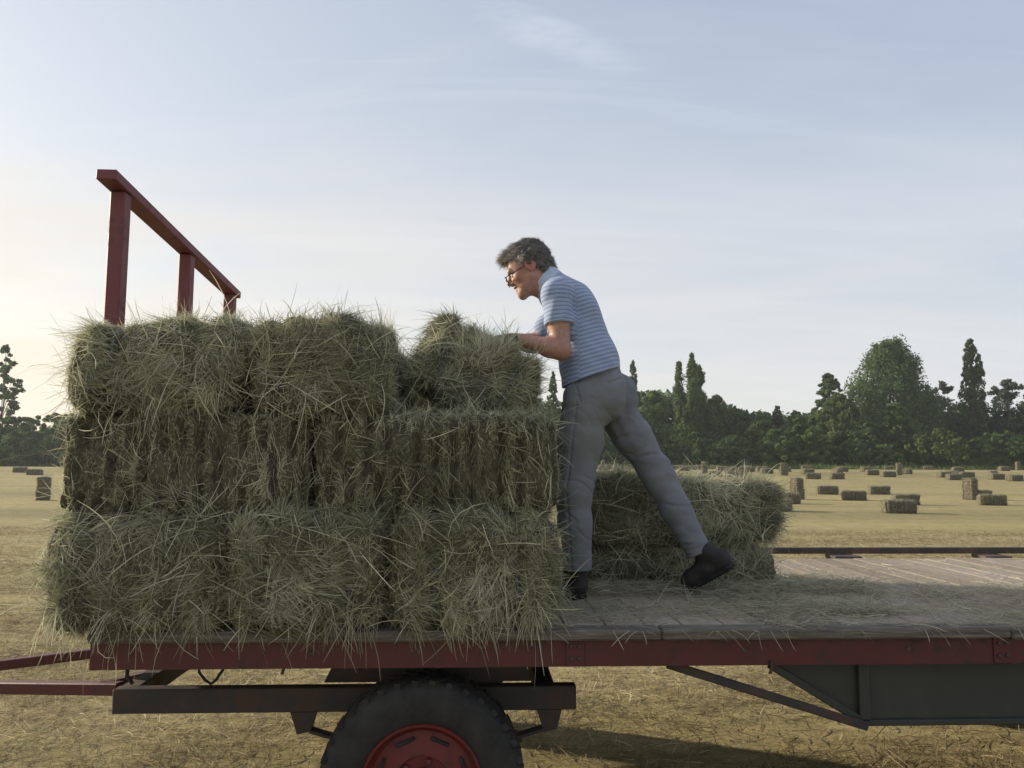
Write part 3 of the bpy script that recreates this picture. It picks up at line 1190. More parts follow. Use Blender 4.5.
def build_wagon():
    w = empty('hay_wagon', WO, WA)
    tag(w, 'flatbed farm wagon with dark red frame, plank deck and red rail at its front', 'wagon')
    UL, UR, VF = -1.72, 3.7, 2.2
    # deck planks lie across
    mb = MB()
    u = UL
    v_start = .45
    r = np.random.default_rng(3)
    while u < UR - .05:
        pw = r.uniform(.135, .165)
        pw = min(pw, UR - u)
        dz = r.normal() * .0012
        tn = r.uniform(.25, .75)
        mb.box((u + .0025, .085 if u > -1.52 else .45, DECK - .04 + dz), (u + pw - .0025, VF - .01 + r.normal() * .006, DECK + dz), tn, None, .004)
        u += pw
    mb.build('deck', M_deck, w)
    # near edge board, slightly wavy from wear
    mb = MB()
    us = [-1.5, -.6, .55, 1.86]
    for a, c in zip(us[:-1], us[1:]):
        mb = MB()
        mb.box((a + .002, -.012, DECK - .038), (c - .002, .082, DECK + .002), .5, None, .007)
        mb.build('edge_board', M_edge, w)
    mb = MB()
    mb.box((1.866, -.006, DECK - .045), (UR, .082, DECK - .004), .5, None, .007)
    mb.build('edge_board', M_edge, w)
    # side beams (channel section)
    for v0, sgn in ((.022, 1), (VF - .03, -1)):
        mb = MB()
        a = -1.50
        z0, z1 = .815, DECK - .041
        mb.box((a, v0, z0), (UR, v0 + .008 * sgn, z1), .5, None, 0)
        mb.box((a, v0 + .0085 * sgn, z0), (UR, v0 + .055 * sgn, z0 + .009), .5)
        mb.box((a, v0 + .0085 * sgn, z1 - .009), (UR, v0 + .055 * sgn, z1), .5)
        if sgn > 0:
            for uu in (.235, 1.84):
                mb.box((uu - .035, v0 - .006, z0 + .002), (uu + .035, v0 - .0005, z1 - .002), .5, None, .002)
        sb_ = mb.build('side_beam', M_red, w)
        if sgn > 0:
            for uu in (-1.36, -.72, -.1, .22, .25, .86, 1.48, 1.825, 1.855, 2.5):
                for dz in ((.03, .075) if .2 < uu < .3 or uu > 1.8 else (.055,)):
                    mb = MB()
                    y0 = v0 - (.006 if .2 < uu < .3 or 1.8 < uu < 1.9 else 0)
                    mb.lathe([(0, .0085), (-.005, .0085), (-.007, .006), (-.007, 0)], (uu, y0 - .0004, z0 + dz), (0, 1, 0), 6)
                    mb.build('bolt', M_rail, sb_)
    # cross bearers
    for uu in (UL + .04, -1.1, -.35, .4, 1.15, 1.9, 2.65, UR - .04):
        mb = MB()
        mb.box((uu - .035, .09 if uu > -1.5 else .45, .828), (uu + .035, VF - .095, DECK - .042), .5, None, .004)
        mb.build('cross_bearer', M_steel, w)
    # inner longitudinal frame members
    for v in (.62, 1.58):
        mb = MB()
        mb.box((UL, v - .04, .70), (UR, v + .04, .826), .5, None, .005)
        mb.build('frame_rail', M_steel, w)
    # headboard: posts and top rail
    nvv, fv = .50, 2.15
    nu, fu = uvv(118, 250, nvv).x, uvv(230, 300, fv).x
    d0 = uvv(186, 250, 1.2)
    best = min(np.linspace(.8, 1.7, 60), key=lambda q: abs(uvv(186, 280, q).x - (nu + (fu - nu) * (q - nvv) / (fv - nvv))))
    pu = [nu, uvv(186, 280, best).x, fu]
    pv = [nvv, float(best), fv]
    zt = uvv(118, 181, nvv - .03).z
    zt2 = uvv(230, 288, fv).z
    for i in range(3):
        mb = MB()
        k = (pv[i] - nvv) / (fv - nvv)
        zz = zt + (zt2 - zt) * k
        mb.box((pu[i] - .032, pv[i] - .036, DECK - .10), (pu[i] + .032, pv[i] + .036, zz - .0455), .5, None, .006)
        mb.build('headboard_post', M_redwood, w)
    mb = MB()
    d = Vector((fu - nu, fv - nvv, zt2 - zt)).normalized()
    a = Vector((nu, nvv, zt - .022)) - d * .15
    c = Vector((fu, fv, zt2 - .022)) + d * .09
    mb.bar(a, c, .085, .045, .5)
    mb.build('headboard_rail', M_redwood, w)
    # lower headboard boards (behind the bales)
    for k in range(2):
        mb = MB()
        zz = 1.25 + .42 * k
        mb.bar((nu - .045, nvv - .05, zz), (fu - .045, fv + .05, zz), .022, .10, .5)
        mb.build('headboard_board', M_redwood, w)
    # front bogie: near and far longitudinal bars
    zb0 = uv(340, 708, 3.33).z
    zb1 = uv(340, 684, 3.33).z
    ul = uv(119, 695, 3.30).x
    ur = uv(575, 695, 3.36).x
    for v in (.36, 1.84):
        mb = MB()
        mb.box((ul, v - .03, zb0), (ur, v + .03, zb1), .5, None, .004)
        # spring hangers
        for px in (306, 549):
            uu = uv(px, 712, 3.33).x
            s = 1 if px < 400 else -1
            mb.prism([(uu - .05, v - .026, zb0 - .001), (uu + .05, v - .026, zb0 - .001), (uu + .03, v - .026, zb0 - .075), (uu - .022, v - .026, zb0 - .085)], (0, .052, 0))
        mb.build('bogie_bar', M_steel, w)
        # leaf spring
        mb = MB()
        ua, ub = uv(312, 718, 3.33).x, uv(545, 716, 3.33).x
        for k, frac in enumerate((1.0, .8, .58, .36)):
            um, hl = (ua + ub) / 2, (ub - ua) / 2 * frac
            pts = []
            for q in np.linspace(-1, 1, 11):
                zq = zb0 - .075 - .075 * (1 - (q * frac) ** 2) - .0135 * k
                pts.append((um + hl * q, v, zq))
            for p0, p1 in zip(pts[:-1], pts[1:]):
                mb.bar(p0, p1, .05, .012, .5, bev=0)
        mb.build('leaf_spring', M_steel, w)
    # bogie cross members
    for uu in (ul + .04, ur - .12):
        mb = MB()
        mb.box((uu - .037, .392, zb0 + .01), (uu + .037, 1.808, zb1 - .004), .5, None, .004)
        mb.build('bogie_cross_member', M_steel, w)
    # turntable: bolster box and ring under the frame
    um = (ul + ur) / 2 + .33
    wheel_u = uv(421, 783, 3.0).x
    mb = MB()
    hw0, hw1 = .42, .35
    for (v0, v1) in ((.40, .55), (1.65, 1.80)):
        mb.prism([(wheel_u - hw0, v0, zb1 + .002), (wheel_u + hw0, v0, zb1 + .002), (wheel_u + hw1, v0, .812), (wheel_u - hw1, v0, .812)], (0, v1 - v0, 0))
    mb.box((wheel_u - .10, .56, zb1 - .03), (wheel_u + .10, 1.64, zb1 + .04), .5, None, .005)
    mb.lathe([(0, .40), (.0, .46), (.035, .46), (.035, .40), (0, .40)], (wheel_u, 1.1, zb1 + .045), (0, 0, 1), 40)
    mb.build('turntable', M_steel, w)
    # drawbar (A-frame, red)
    tip = Vector((-3.2, 1.1, .52))
    na = Vector((uv(122, 688, 3.36).x, .44, uv(122, 687.5, 3.36).z))
    fa = Vector((na.x, 1.76, na.z))
    mb = MB()
    p0 = uv(-10, 687, 3.55)
    dirn = (p0 - na)
    mb.bar(na, na + dirn.normalized() * 1.45, .05, .048, .5)
    e1 = na + dirn.normalized() * 1.45
    f0 = uv(95, 653, 4.55)
    f1 = uv(5, 664.5, 4.35)
    dd = (f1 - f0).normalized()
    e2 = f0 + dd * ((e1.x - f0.x) / dd.x)
    mb.bar(f0, e2, .05, .05, .5)
    mb.bar(Vector((na.x - .08, na.y + .03, na.z)), Vector((na.x + .06, f0.y - .03, f0.z - .01)), .05, .04, .5)
    mb.build('drawbar', M_red, w)
    # hitch eye
    mb = MB()
    mid = (e1 + e2) / 2
    mb.bar(e1, e2, .06, .05, .5)
    mb.bar(mid, mid + Vector((-.35, 0, -.03)), .05, .05, .5)
    mb.build('hitch', M_steel, w)
    # wheels
    R0 = .377
    zc = R0

    def wheel(cu, cv, s):
        """s=-1: outer face towards the camera"""
        we = empty('wheel', (cu, cv, zc))
        we.parent = w
        tw = .10
        prof = [(-.085, .225), (-.098, .25), (-.103, .30), (-.098, .345), (-.082, .365), (-.06, .374), (0, .378), (.06, .374), (.082, .365), (.098, .345),
                (.103, .30), (.098, .25), (.085, .225)]
        mb = MB()
        mb.lathe(prof, (0, 0, 0), (0, 1, 0), 72)
        # tread ribs
        for k in range(36):
            a = 2 * math.pi * k / 36
            for sd in (-1, 1):
                M = Matrix.Rotation(a + sd * .03, 4, 'Y') @ Matrix.Translation((0, sd * .052, R0 - .0085)) @ Matrix.Rotation(sd * .5, 4, 'Z')
                mb.box((-.013, -.042, -.010), (.013, .042, .010), .5, M)
        mb.build('tyre', M_tyre, we, sm=True)
        mb = MB()
        mb.lathe([(s * .083, .226), (s * .094, .224), (s * .092, .214), (s * .062, .205), (s * .05, .19), (s * .058, .14), (s * .062, .105), (s * .05, .10),
                  (s * .05, .085), (s * .052, .0)], (0, 0, 0), (0, 1, 0), 56)
        mb.build('rim', M_rim, we, sm=True)
        for k in range(8):
            mb = MB()
            a = 2 * math.pi * (k + .5) / 8
            c = Vector((math.cos(a) * .165, s * .0595, math.sin(a) * .165))
            M = Matrix.Translation(c) @ Matrix.Rotation(-a, 4, 'Y')
            mb.box((-.006, -.006, -.036), (.006, .006, .036), .1, M, .002)
            mb.build('rim_slot', M_tyre, we)
        mb = MB()
        mb.lathe([(s * .052, .062), (s * .10, .058), (s * .112, .045), (s * .114, 0)], (0, 0, 0), (0, 1, 0), 28)
        for k in range(6):
            a = 2 * math.pi * k / 6 + .26
            c = Vector((math.cos(a) * .085, 0, math.sin(a) * .085))
            mb.lathe([(s * .048, .012), (s * .07, .012), (s * .074, .006), (s * .074, 0)], c, (0, 1, 0), 6)
        mb.build('hub', M_rim, we, sm=True)

    for cu in (wheel_u, 3.0):
        wheel(cu, .165, -1)
        wheel(cu, 2.035, 1)
    for cu in (wheel_u, 3.0):
        mb = MB()
        mb.box((cu - .035, .22, zc - .035), (cu + .035, 1.98, zc + .035), .5, None, .004)
        mb.build('axle', M_steel, w)
    # rear springs blocks
    for v in (.62, 1.58):
        mb = MB()
        mb.box((2.94, v - .035, zc + .037), (3.06, v + .035, .698), .5, None, .004)
        mb.build('rear_axle_stand', M_steel, w)
    # under-deck tray on the right with its stay
    v0 = .10
    zt_ = .812
    zl = uv(870, 729, 3.07).z
    u0, u1 = uv(776, 662, 3.07).x, uv(869, 729, 3.07).x
    uend = 2.6
    mb = MB()
    th = .006
    mb.prism([(u0, v0, zt_), (uend, v0, zt_), (uend, v0, zl), (u1, v0, zl)], (0, th, 0))
    mb.prism([(u0, v0 + .50, zt_), (uend, v0 + .50, zt_), (uend, v0 + .50, zl), (u1, v0 + .50, zl)], (0, th, 0))
    mb.bar((u0, v0 + .253, zt_ - .004), (u1, v0 + .253, zl - .004), .49, .005, .5, bev=0)
    mb.box((u1, v0 + .008, zl), (uend, v0 + .498, zl + .006), .5)
    mb.box((u1, v0 - .022, zl - .004), (uend, v0 - .0005, zl + .018), .5, None, .003)
    mb.bar((u0 - .012, v0 - .012, zt_ - .01), (u1, v0 - .012, zl + .012), .022, .03, .5)
    mb.box((u1 - .012, v0 - .026, zl + .02), (u1 + .03, v0 - .002, zt_), .5, None, .003)
    mb.build('under_deck_tray', M_panel, w)
    mb = MB()
    ud = uv(668, 663, 3.05).x
    mb.bar((ud, v0 - .036, zt_), (u1 + .01, v0 - .036, zl), .016, .032, .5)
    mb.build('stay', M_steel, w)
    # brake hose loop and hooks below the beam
    mb = MB()
    q = [uv(px, py, 3.15) for px, py in ((200, 664), (199, 672), (205, 680), (211, 684), (216, 680), (226, 665))]
    mb.tube(q, .006, 6)
    mb.build('hose', M_tyre, w, sm=True)
    mb = MB()
    q = [uv(px, py, 3.2) for px, py in ((128, 664), (127, 676), (133, 684))]
    mb.tube(q, .008, 6)
    mb.build('hose', M_tyre, w, sm=True)
    for px in (283, 771):
        mb = MB()
        q = [uv(px, 661, 3.03), uv(px + 1, 668, 3.03), uv(px - 1, 674, 3.03)]
        mb.tube(q, .006, 6)
        mb.build('hook', M_steel, w, sm=True)
    # far side rail, standing off beyond the deck on brackets
    zr = uv(900, 551.5, 5.38).z
    mb = MB()
    vr = VF + .16
    mb.box((.1, vr - .02, zr - .02), (UR, vr + .02, zr + .02), .5, None, .004)
    for uu in (.5, uv(845, 553, 5.35).x, 3.3):
        mb.box((uu - .10, VF + .002, zr - .06), (uu + .08, vr + .0, zr - .022), .5, None, .004)
    mb.build('side_rail', M_rail, w)
    return w


# ------------------------------------------------------------------ wagon bales


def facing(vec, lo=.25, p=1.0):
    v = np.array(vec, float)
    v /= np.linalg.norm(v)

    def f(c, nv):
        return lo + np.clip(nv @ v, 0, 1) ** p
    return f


def place_bale(label, L, W, H, u, v, z, rz, seed, group, n=15000, flake=False, tilt=0.0, roll=0.0, wdir=None, hang=0, hd=None, twine=True,
               wild=500, ys=(-.15, .15), stray=0, sdir=(-1, -.3, .3)):
    """centre at (u,v,z) in wagon coordinates; rz in wagon frame"""
    Mrot = Matrix.Rotation(WA, 4, 'Z') @ Matrix.Rotation(tilt, 4, 'Y') @ Matrix.Rotation(rz, 4, 'Z') @ Matrix.Rotation(roll, 4, 'X')
    inv = Mrot.to_3x3().inverted()
    wd = inv @ Vector(wdir or (0.1, -1, .35))
    hdv = inv @ Vector(hd or (0, -1, 0)) if hang else None
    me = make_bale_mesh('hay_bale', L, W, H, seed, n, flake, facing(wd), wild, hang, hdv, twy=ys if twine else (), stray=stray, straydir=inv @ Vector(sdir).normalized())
    o = link('hay_bale', me)
    o.matrix_world = Matrix.Translation(Wp(u, v, z)) @ Mrot
    tag(o, label, 'hay bale', group)
    if twine:
        twine_loops(o, L, W, H, ys)
    return o


def build_wagon_bales():
    G = 'hay bales stacked on the wagon'
    q = R(90)
    d = DECK
    h0, h1 = .425, .365
    z0 = d + h0 / 2 - .004
    z1 = d + h0 + h1 / 2 - .012
    z2 = d + h0 + h1 * 1.5 - .018
    # bottom layer, across the wagon: end faces show
    for i, (ua, ub) in enumerate(((-1.645, -1.03), (-1.02, -.45), (-.425, .160))):
        lab = ['bottom left hay bale of the stack, end-on at the wagon edge', 'bottom middle hay bale of the stack, end-on between the other two of its row',
               "bottom right hay bale of the stack, end-on beside the man's front foot"][i]
        place_bale(lab, 1.0, ub - ua, h0, (ua + ub) / 2, .440, z0, q, 10 + i, G, 44000, hang=150, wild=350)
    # middle layer, lengthways: ribbed long sides show
    place_bale('left ribbed hay bale in the middle layer of the stack', .90, .46, h1, -1.185, .215, z1, 0, 21, G, 40000, flake=True, stray=80, hang=10, twine=True)
    place_bale("right ribbed hay bale in the middle layer, under the tilted bale", .88, .56, h1, -.285, .265, z1 - .004, R(.8), 22, G, 42000, flake=True, hang=10)
    # hidden second row that carries the tilted bale
    place_bale('rear left hay bale in the middle layer, behind the ribbed ones', .90, .5, h1, -1.13, .74, z1, 0, 23, G, 5000, wild=150)
    place_bale('rear right hay bale in the middle layer, under the tilted bale', .80, .5, .24, -.245, .80, z1 - .065, 0, 24, G, 6000, wild=150)
    # top layer, across
    place_bale('top left hay bale of the stack, in front of the red rail', 1.0, .61, h1 - .01, -1.315, .475, z2 - .005, q, 31, G, 44000, hang=90, wild=600, stray=170)
    place_bale('top right hay bale of the stack, left of the tilted bale', 1.0, .50, h1 - .005, -.725, .475, z2, q + R(1), 32, G, 44000, hang=60, wild=300)
    # tilted bale being pushed by the man
    c = uv(479, 375, 3.42)
    place_bale('tilted hay bale the man is pushing onto the stack', .96, .52, .355, c.x - .015, c.y + .44, c.z, q, 41, G, 42000, tilt=R(26), wild=220,
               wdir=(.2, -1, .5))
    # bale on its edge behind the man
    a = uv(583, 590, 4.0)
    e = uv(786, 590, 4.0)
    um = (a.x + e.x) / 2
    place_bale('lower squashed hay bale on the deck behind the man', .98, .46, .21, um - .005, 1.22, d + .21 / 2 - .002, 0, 51, G, 16000, wild=150, wdir=(.1, -1, .3), ys=(-.11, .13))
    place_bale('upper hay bale behind the man, lying on the squashed one', 1.0, .48, .325, um + .005, 1.20, d + .20 + .325 / 2, R(.6), 52, G, 34000, wild=260,
               wdir=(.1, -1, .6), ys=(-.11, .13))
    # carried behind the tilted bale
    place_bale('rear bottom hay bale behind the stack', .92, .5, h0, -.50, 1.26, z0, 0, 61, G, 3000, wild=80)
    place_bale('rear middle hay bale behind the stack', .92, .5, h1, -.50, 1.26, z1, 0, 62, G, 3000, wild=80)
    place_bale('thin rear top hay bale behind the tilted one', .90, .5, .17, -.50, 1.26, z2 - .095, 0, 63, G, 6000, wild=100)


def build_deck_hay():
    n = 50000
    u = rng.uniform(.15, 3.4, n)
    v = rng.uniform(.0, 2.1, n)
    k = nrand(np.stack([u * 1.2, v * 2, 0 * u], 1), 61, 3.2, 3)
    base = np.interp(v, [0, .06, .5, 1.0, 1.5, 2.1], [.5, .8, 1, .6, .14, .03]) * np.interp(u, [.1, .5, 1.4, 2.2, 3.4], [1, 1, .95, .6, .3])
    keep = rng.random(n) < np.clip(base * (.55 + .75 * k), .02, 1)
    # litter swept against the bale behind the man
    u, v = u[keep], v[keep]
    m = 4500
    u2 = rng.uniform(.28, 1.75, m)
    v2 = .93 - rng.gamma(1.4, .07, m)
    cu, cv = .0, .0
    m3 = 900                                          # one small heap in the open
    u3 = rng.normal(1.42, .14, m3)
    v3 = rng.normal(.30, .05, m3)
    u = np.concatenate([u, u2, u3])
    v = np.concatenate([v, v2, v3])
    zz = np.concatenate([rng.uniform(.002, .014, len(u) - m - m3), rng.uniform(.002, .045, m), rng.uniform(.002, .035, m3)])
    n = len(u)
    ok = (v > .0)
    u, v, zz = u[ok], v[ok], zz[ok]
    n = len(u)
    root = np.stack([u, v, DECK + zz], 1)
    d = rng.normal(size=(n, 3))
    d[:, 2] = np.abs(d[:, 2]) * .12
    d /= np.linalg.norm(d, axis=1, keepdims=True)
    ln = rng.gamma(2.4, .024, n) + .02
    V, F, T = strands(root, d, ln, rng.uniform(.0011, .0029, n), rng.normal(size=(n, 3)) * 4, 1.0, 3, None, np.clip(.45 + .2 * rng.normal(size=n), 0, 1))
    on = V[:, 1] > -.015
    V[:, 2] = np.where(on, np.maximum(V[:, 2], DECK + .003), V[:, 2])
    # stalks caught on the edge, hanging in front of the beam
    m = 34
    root = np.stack([rng.uniform(.2, 2.3, m) + .1 * np.sin(rng.uniform(0, 40, m)), np.full(m, -.016), np.full(m, DECK - .002)], 1)
    d = rng.normal(size=(m, 3)) * .6
    d[:, 1] = -.35
    d[:, 2] = -.3
    d /= np.linalg.norm(d, axis=1, keepdims=True)
    V2, F2, T2 = strands(root, d, rng.uniform(.02, .10, m), rng.uniform(.0010, .0019, m), rng.normal(size=(m, 3)) * 5, 9, 5, None, rng.uniform(.4, .9, m))
    V2[:, 1] = np.minimum(V2[:, 1], -.0145)
    V, F, T = join([(V, F, T), (V2, F2, T2)])
    o = link('loose_hay', np_mesh('loose_hay', V, F, M_deckhay, {'tone': T}))
    o.matrix_world = WM
    tag(o, 'loose hay scattered over the plank deck behind the man', 'hay', kind='stuff')


# ------------------------------------------------------------------ the man (distance-field modelling)


class Field:
    """signed distance on a grid; smooth unions; polygonised with surface nets"""

    def __init__(s, lo, hi, h):
        s.lo = np.array(lo, np.float32)
        s.h = h
        s.n = np.ceil((np.array(hi) - s.lo) / h).astype(int) + 1
        s.d = np.full(s.n, .06, np.float32)

    def win(s, lo, hi, pad=.05):
        a = np.clip(np.floor((np.array(lo) - pad - s.lo) / s.h).astype(int), 0, s.n)
        b = np.clip(np.ceil((np.array(hi) + pad - s.lo) / s.h).astype(int) + 1, 0, s.n)
        g = [s.lo[i] + s.h * np.arange(a[i], b[i], dtype=np.float32) for i in range(3)]
        X = np.stack(np.meshgrid(*g, indexing='ij'), -1)
        return tuple(slice(a[i], b[i]) for i in range(3)), X

    def put(s, sl, nd, k):
        d = s.d[sl]
        if k > 0:
            t = np.clip(.5 + .5 * (nd - d) / k, 0, 1)
            s.d[sl] = nd * (1 - t) + d * t - k * t * (1 - t)
        else:
            s.d[sl] = np.minimum(d, nd)

    def cut(s, sl, nd, k=.004):
        """smooth subtraction"""
        d = s.d[sl]
        t = np.clip(.5 - .5 * (d + nd) / k, 0, 1)
        s.d[sl] = d * (1 - t) - nd * t + k * t * (1 - t)

    def cone(s, a, b, r1, r2, k=.02, ax=None, sc=1.0, cut=False):
        a, b = np.array(a, np.float32), np.array(b, np.float32)
        m = max(r1, r2) * max(1, sc)
        sl, X = s.win(np.minimum(a, b) - m, np.maximum(a, b) + m)
        q = X - a
        ba = b - a
        if ax is not None:
            ax = np.array(ax, np.float32)
            q = q - ax * ((q @ ax) * (1 - 1 / sc))[..., None]
        t = np.clip((q @ ba) / (ba @ ba + 1e-12), 0, 1)
        nd = np.linalg.norm(q - t[..., None] * ba, axis=-1) - (r1 + t * (r2 - r1))
        (s.cut if cut else s.put)(sl, nd, k)

    def chain(s, pts, rs, k=.02, ax=None, sc=None):
        for i in range(len(pts) - 1):
            s.cone(pts[i], pts[i + 1], rs[i], rs[i + 1], k, ax, 1.0 if sc is None else (sc[i] + sc[i + 1]) / 2)

    def ell(s, c, rad, M, k=.01, cut=False):
        """ellipsoid, M rows = local axes"""
        c = np.array(c, np.float32)
        rad = np.array(rad, np.float32)
        m = rad.max()
        sl, X = s.win(c - m, c + m)
        q = (X - c) @ np.array(M, np.float32).T
        k0 = np.linalg.norm(q / rad, axis=-1)
        k1 = np.linalg.norm(q / rad ** 2, axis=-1)
        nd = k0 * (k0 - 1) / (k1 + 1e-9)
        (s.cut if cut else s.put)(sl, nd, k)

    def plane(s, c, nrm):
        """keep the side nrm points away from"""
        sl, X = s.win(s.lo, s.lo + s.h * s.n, 0)
        s.d = np.maximum(s.d, ((X - np.array(c, np.float32)) @ np.array(nrm, np.float32)))

    def displace(s, fn):
        m = np.abs(s.d) < .03
        idx = np.argwhere(m)
        p = s.lo + idx * s.h
        s.d[m] += fn(p.astype(np.float64)).astype(np.float32)

    def mesh(s):
        d = s.d
        d[[0, -1]] = .06
        d[:, [0, -1]] = .06
        d[:, :, [0, -1]] = .06
        ins = d < 0
        nx, ny, nz = d.shape
        c8 = [(i, j, k) for i in (0, 1) for j in (0, 1) for k in (0, 1)]
        cnt = sum(ins[i:nx - 1 + i, j:ny - 1 + j, k:nz - 1 + k].astype(np.int8) for i, j, k in c8)
        cells = np.argwhere((cnt > 0) & (cnt < 8))
        ids = np.full((nx - 1, ny - 1, nz - 1), -1, np.int32)
        ids[tuple(cells.T)] = np.arange(len(cells))
        acc = np.zeros((len(cells), 3))
        wsum = np.zeros(len(cells))
        for a in c8:
            for ax in range(3):
                if a[ax]:
                    continue
                b = list(a)
                b[ax] = 1
                da = d[tuple((cells + a).T)]
                db = d[tuple((cells + b).T)]
                m = (da < 0) != (db < 0)
                t = da[m] / (da[m] - db[m])
                pt = np.array(a)[None] + t[:, None] * (np.array(b) - np.array(a))[None]
                acc[m] += pt
                wsum[m] += 1
        V = s.lo + (cells + acc / wsum[:, None]) * s.h
        quads = []
        for ax in range(3):
            sl0 = [slice(None)] * 3
            sl1 = [slice(None)] * 3
            sl0[ax] = slice(0, -1)
            sl1[ax] = slice(1, None)
            A, B = ins[tuple(sl0)], ins[tuple(sl1)]
            e = np.argwhere(A != B)
            o1, o2 = [(1, 2), (2, 0), (0, 1)][ax]
            u = np.zeros(3, int)
            w = np.zeros(3, int)
            u[o1] = 1
            w[o2] = 1
            ok = (e[:, o1] > 0) & (e[:, o2] > 0)
            e = e[ok]
            q = np.stack([ids[tuple((e - u - w).T)], ids[tuple((e - w).T)], ids[tuple(e.T)], ids[tuple((e - u).T)]], 1)
            flip = ~A[tuple(e.T)]
            q[flip] = q[flip][:, ::-1]
            quads.append(q)
        return V, np.concatenate(quads)


def fold(p, seed, f, amp, sharp=1.0):
    v = nrand(p, seed, f, 2)
    return amp * (1 - np.abs(v) * 2 * sharp).clip(-1, 1)


M_skin, t, b = new_mat('skin')
oc = objcoord(t)
n1 = noise(t, oc, 55, 6, .7)
r = ramp(t, [(.3, (.30, .155, .11)), (.7, (.45, .26, .19))])
Lk(t, n1, r.inputs[0])
Lk(t, mixc(t, mth(t, 'MULTIPLY', attr(t, 'flush'), .75), r.outputs[0], (.38, .12, .095)), b.inputs['Base Color'])
b.inputs['Roughness'].default_value = .5
b.inputs['Subsurface Weight'].default_value = .12
b.inputs['Subsurface Radius'].default_value = (.012, .004, .002)
bump(t, b, noise(t, oc, 120, 3), .12, .002)

M_shirt, t, b = new_mat('striped_polo_cloth')
s_ = attr(t, 'stripe')
ph = mth(t, 'FRACT', mth(t, 'MULTIPLY', s_, 1 / .0190))
r = ramp(t, [(0, (0.159, 0.216, 0.370)), (.42, (0.177, 0.241, 0.397)), (.50, (0.403, 0.470, 0.585)), (.58, (0.403, 0.470, 0.585)), (.66, (0.232, 0.298, 0.442)), (.78, (0.244, 0.311, 0.455)),
             (.84, (0.403, 0.470, 0.572)), (.90, (0.403, 0.457, 0.572)), (.97, (0.159, 0.216, 0.370))])
Lk(t, ph, r.inputs[0])
pl = attr(t, 'plain')
c = mixc(t, pl, r.outputs[0], (0.439, 0.508, 0.624))
wv = noise(t, objcoord(t), 420, 2)
c = mixc(t, mth(t, 'MULTIPLY', wv, .25), c, (0.244, 0.279, 0.364))
Lk(t, c, b.inputs['Base Color'])
b.inputs['Roughness'].default_value = .9
b.inputs['Sheen Weight'].default_value = .15
bump(t, b, wv, .3, .001)

M_trous, t, b = new_mat('grey_trouser_cloth')
wv = noise(t, objcoord(t), 380, 2)
n2 = noise(t, objcoord(t), 5, 5, .6)
r = ramp(t, [(.3, (.15, .16, .18)), (.7, (.215, .225, .245))])
Lk(t, n2, r.inputs[0])
dust = mixc(t, mth(t, 'MULTIPLY', attr(t, 'dust'), .55), r.outputs[0], (.17, .165, .125))
Lk(t, mixc(t, mth(t, 'MULTIPLY', wv, .25), dust, (.09, .095, .10)), b.inputs['Base Color'])
b.inputs['Roughness'].default_value = .88
bump(t, b, wv, .3, .001)


def plain_mat(name, c1, c2, rough, scale=20, spec=.3):
    m, t, b = new_mat(name)
    r = ramp(t, [(.3, c1), (.7, c2)])
    Lk(t, noise(t, objcoord(t), scale, 5, .6), r.inputs[0])
    Lk(t, r.outputs[0], b.inputs['Base Color'])
    b.inputs['Roughness'].default_value = rough
    b.inputs['Specular IOR Level'].default_value = spec
    bump(t, b, noise(t, objcoord(t), scale * 4, 3), .3, .002)
    return m


M_shoe = plain_mat('dark_shoe_leather', (.016, .014, .013), (.04, .035, .03), .65)
M_sole = plain_mat('shoe_sole', (.012, .012, .012), (.028, .027, .025), .8)
M_glove = plain_mat('dark_work_glove', (.02, .021, .024), (.055, .056, .06), .8, 40)
M_hairm = strand_mat('grey_brown_hair', [(0, (.045, .042, .039)), (.5, (.14, .128, .115)), (1, (.42, .39, .35))], .5, .1)
M_eye = plain_mat('eye_white', (.5, .46, .43), (.6, .56, .53), .2)
M_frame = plain_mat('dark_spectacle_frame', (.012, .01, .009), (.02, .018, .016), .3)
M_lens, t, b = new_mat('spectacle_lens')
b.inputs['Base Color'].default_value = (.95, .97, .97, 1)
b.inputs['Roughness'].default_value = .02
b.inputs['Alpha'].default_value = .18


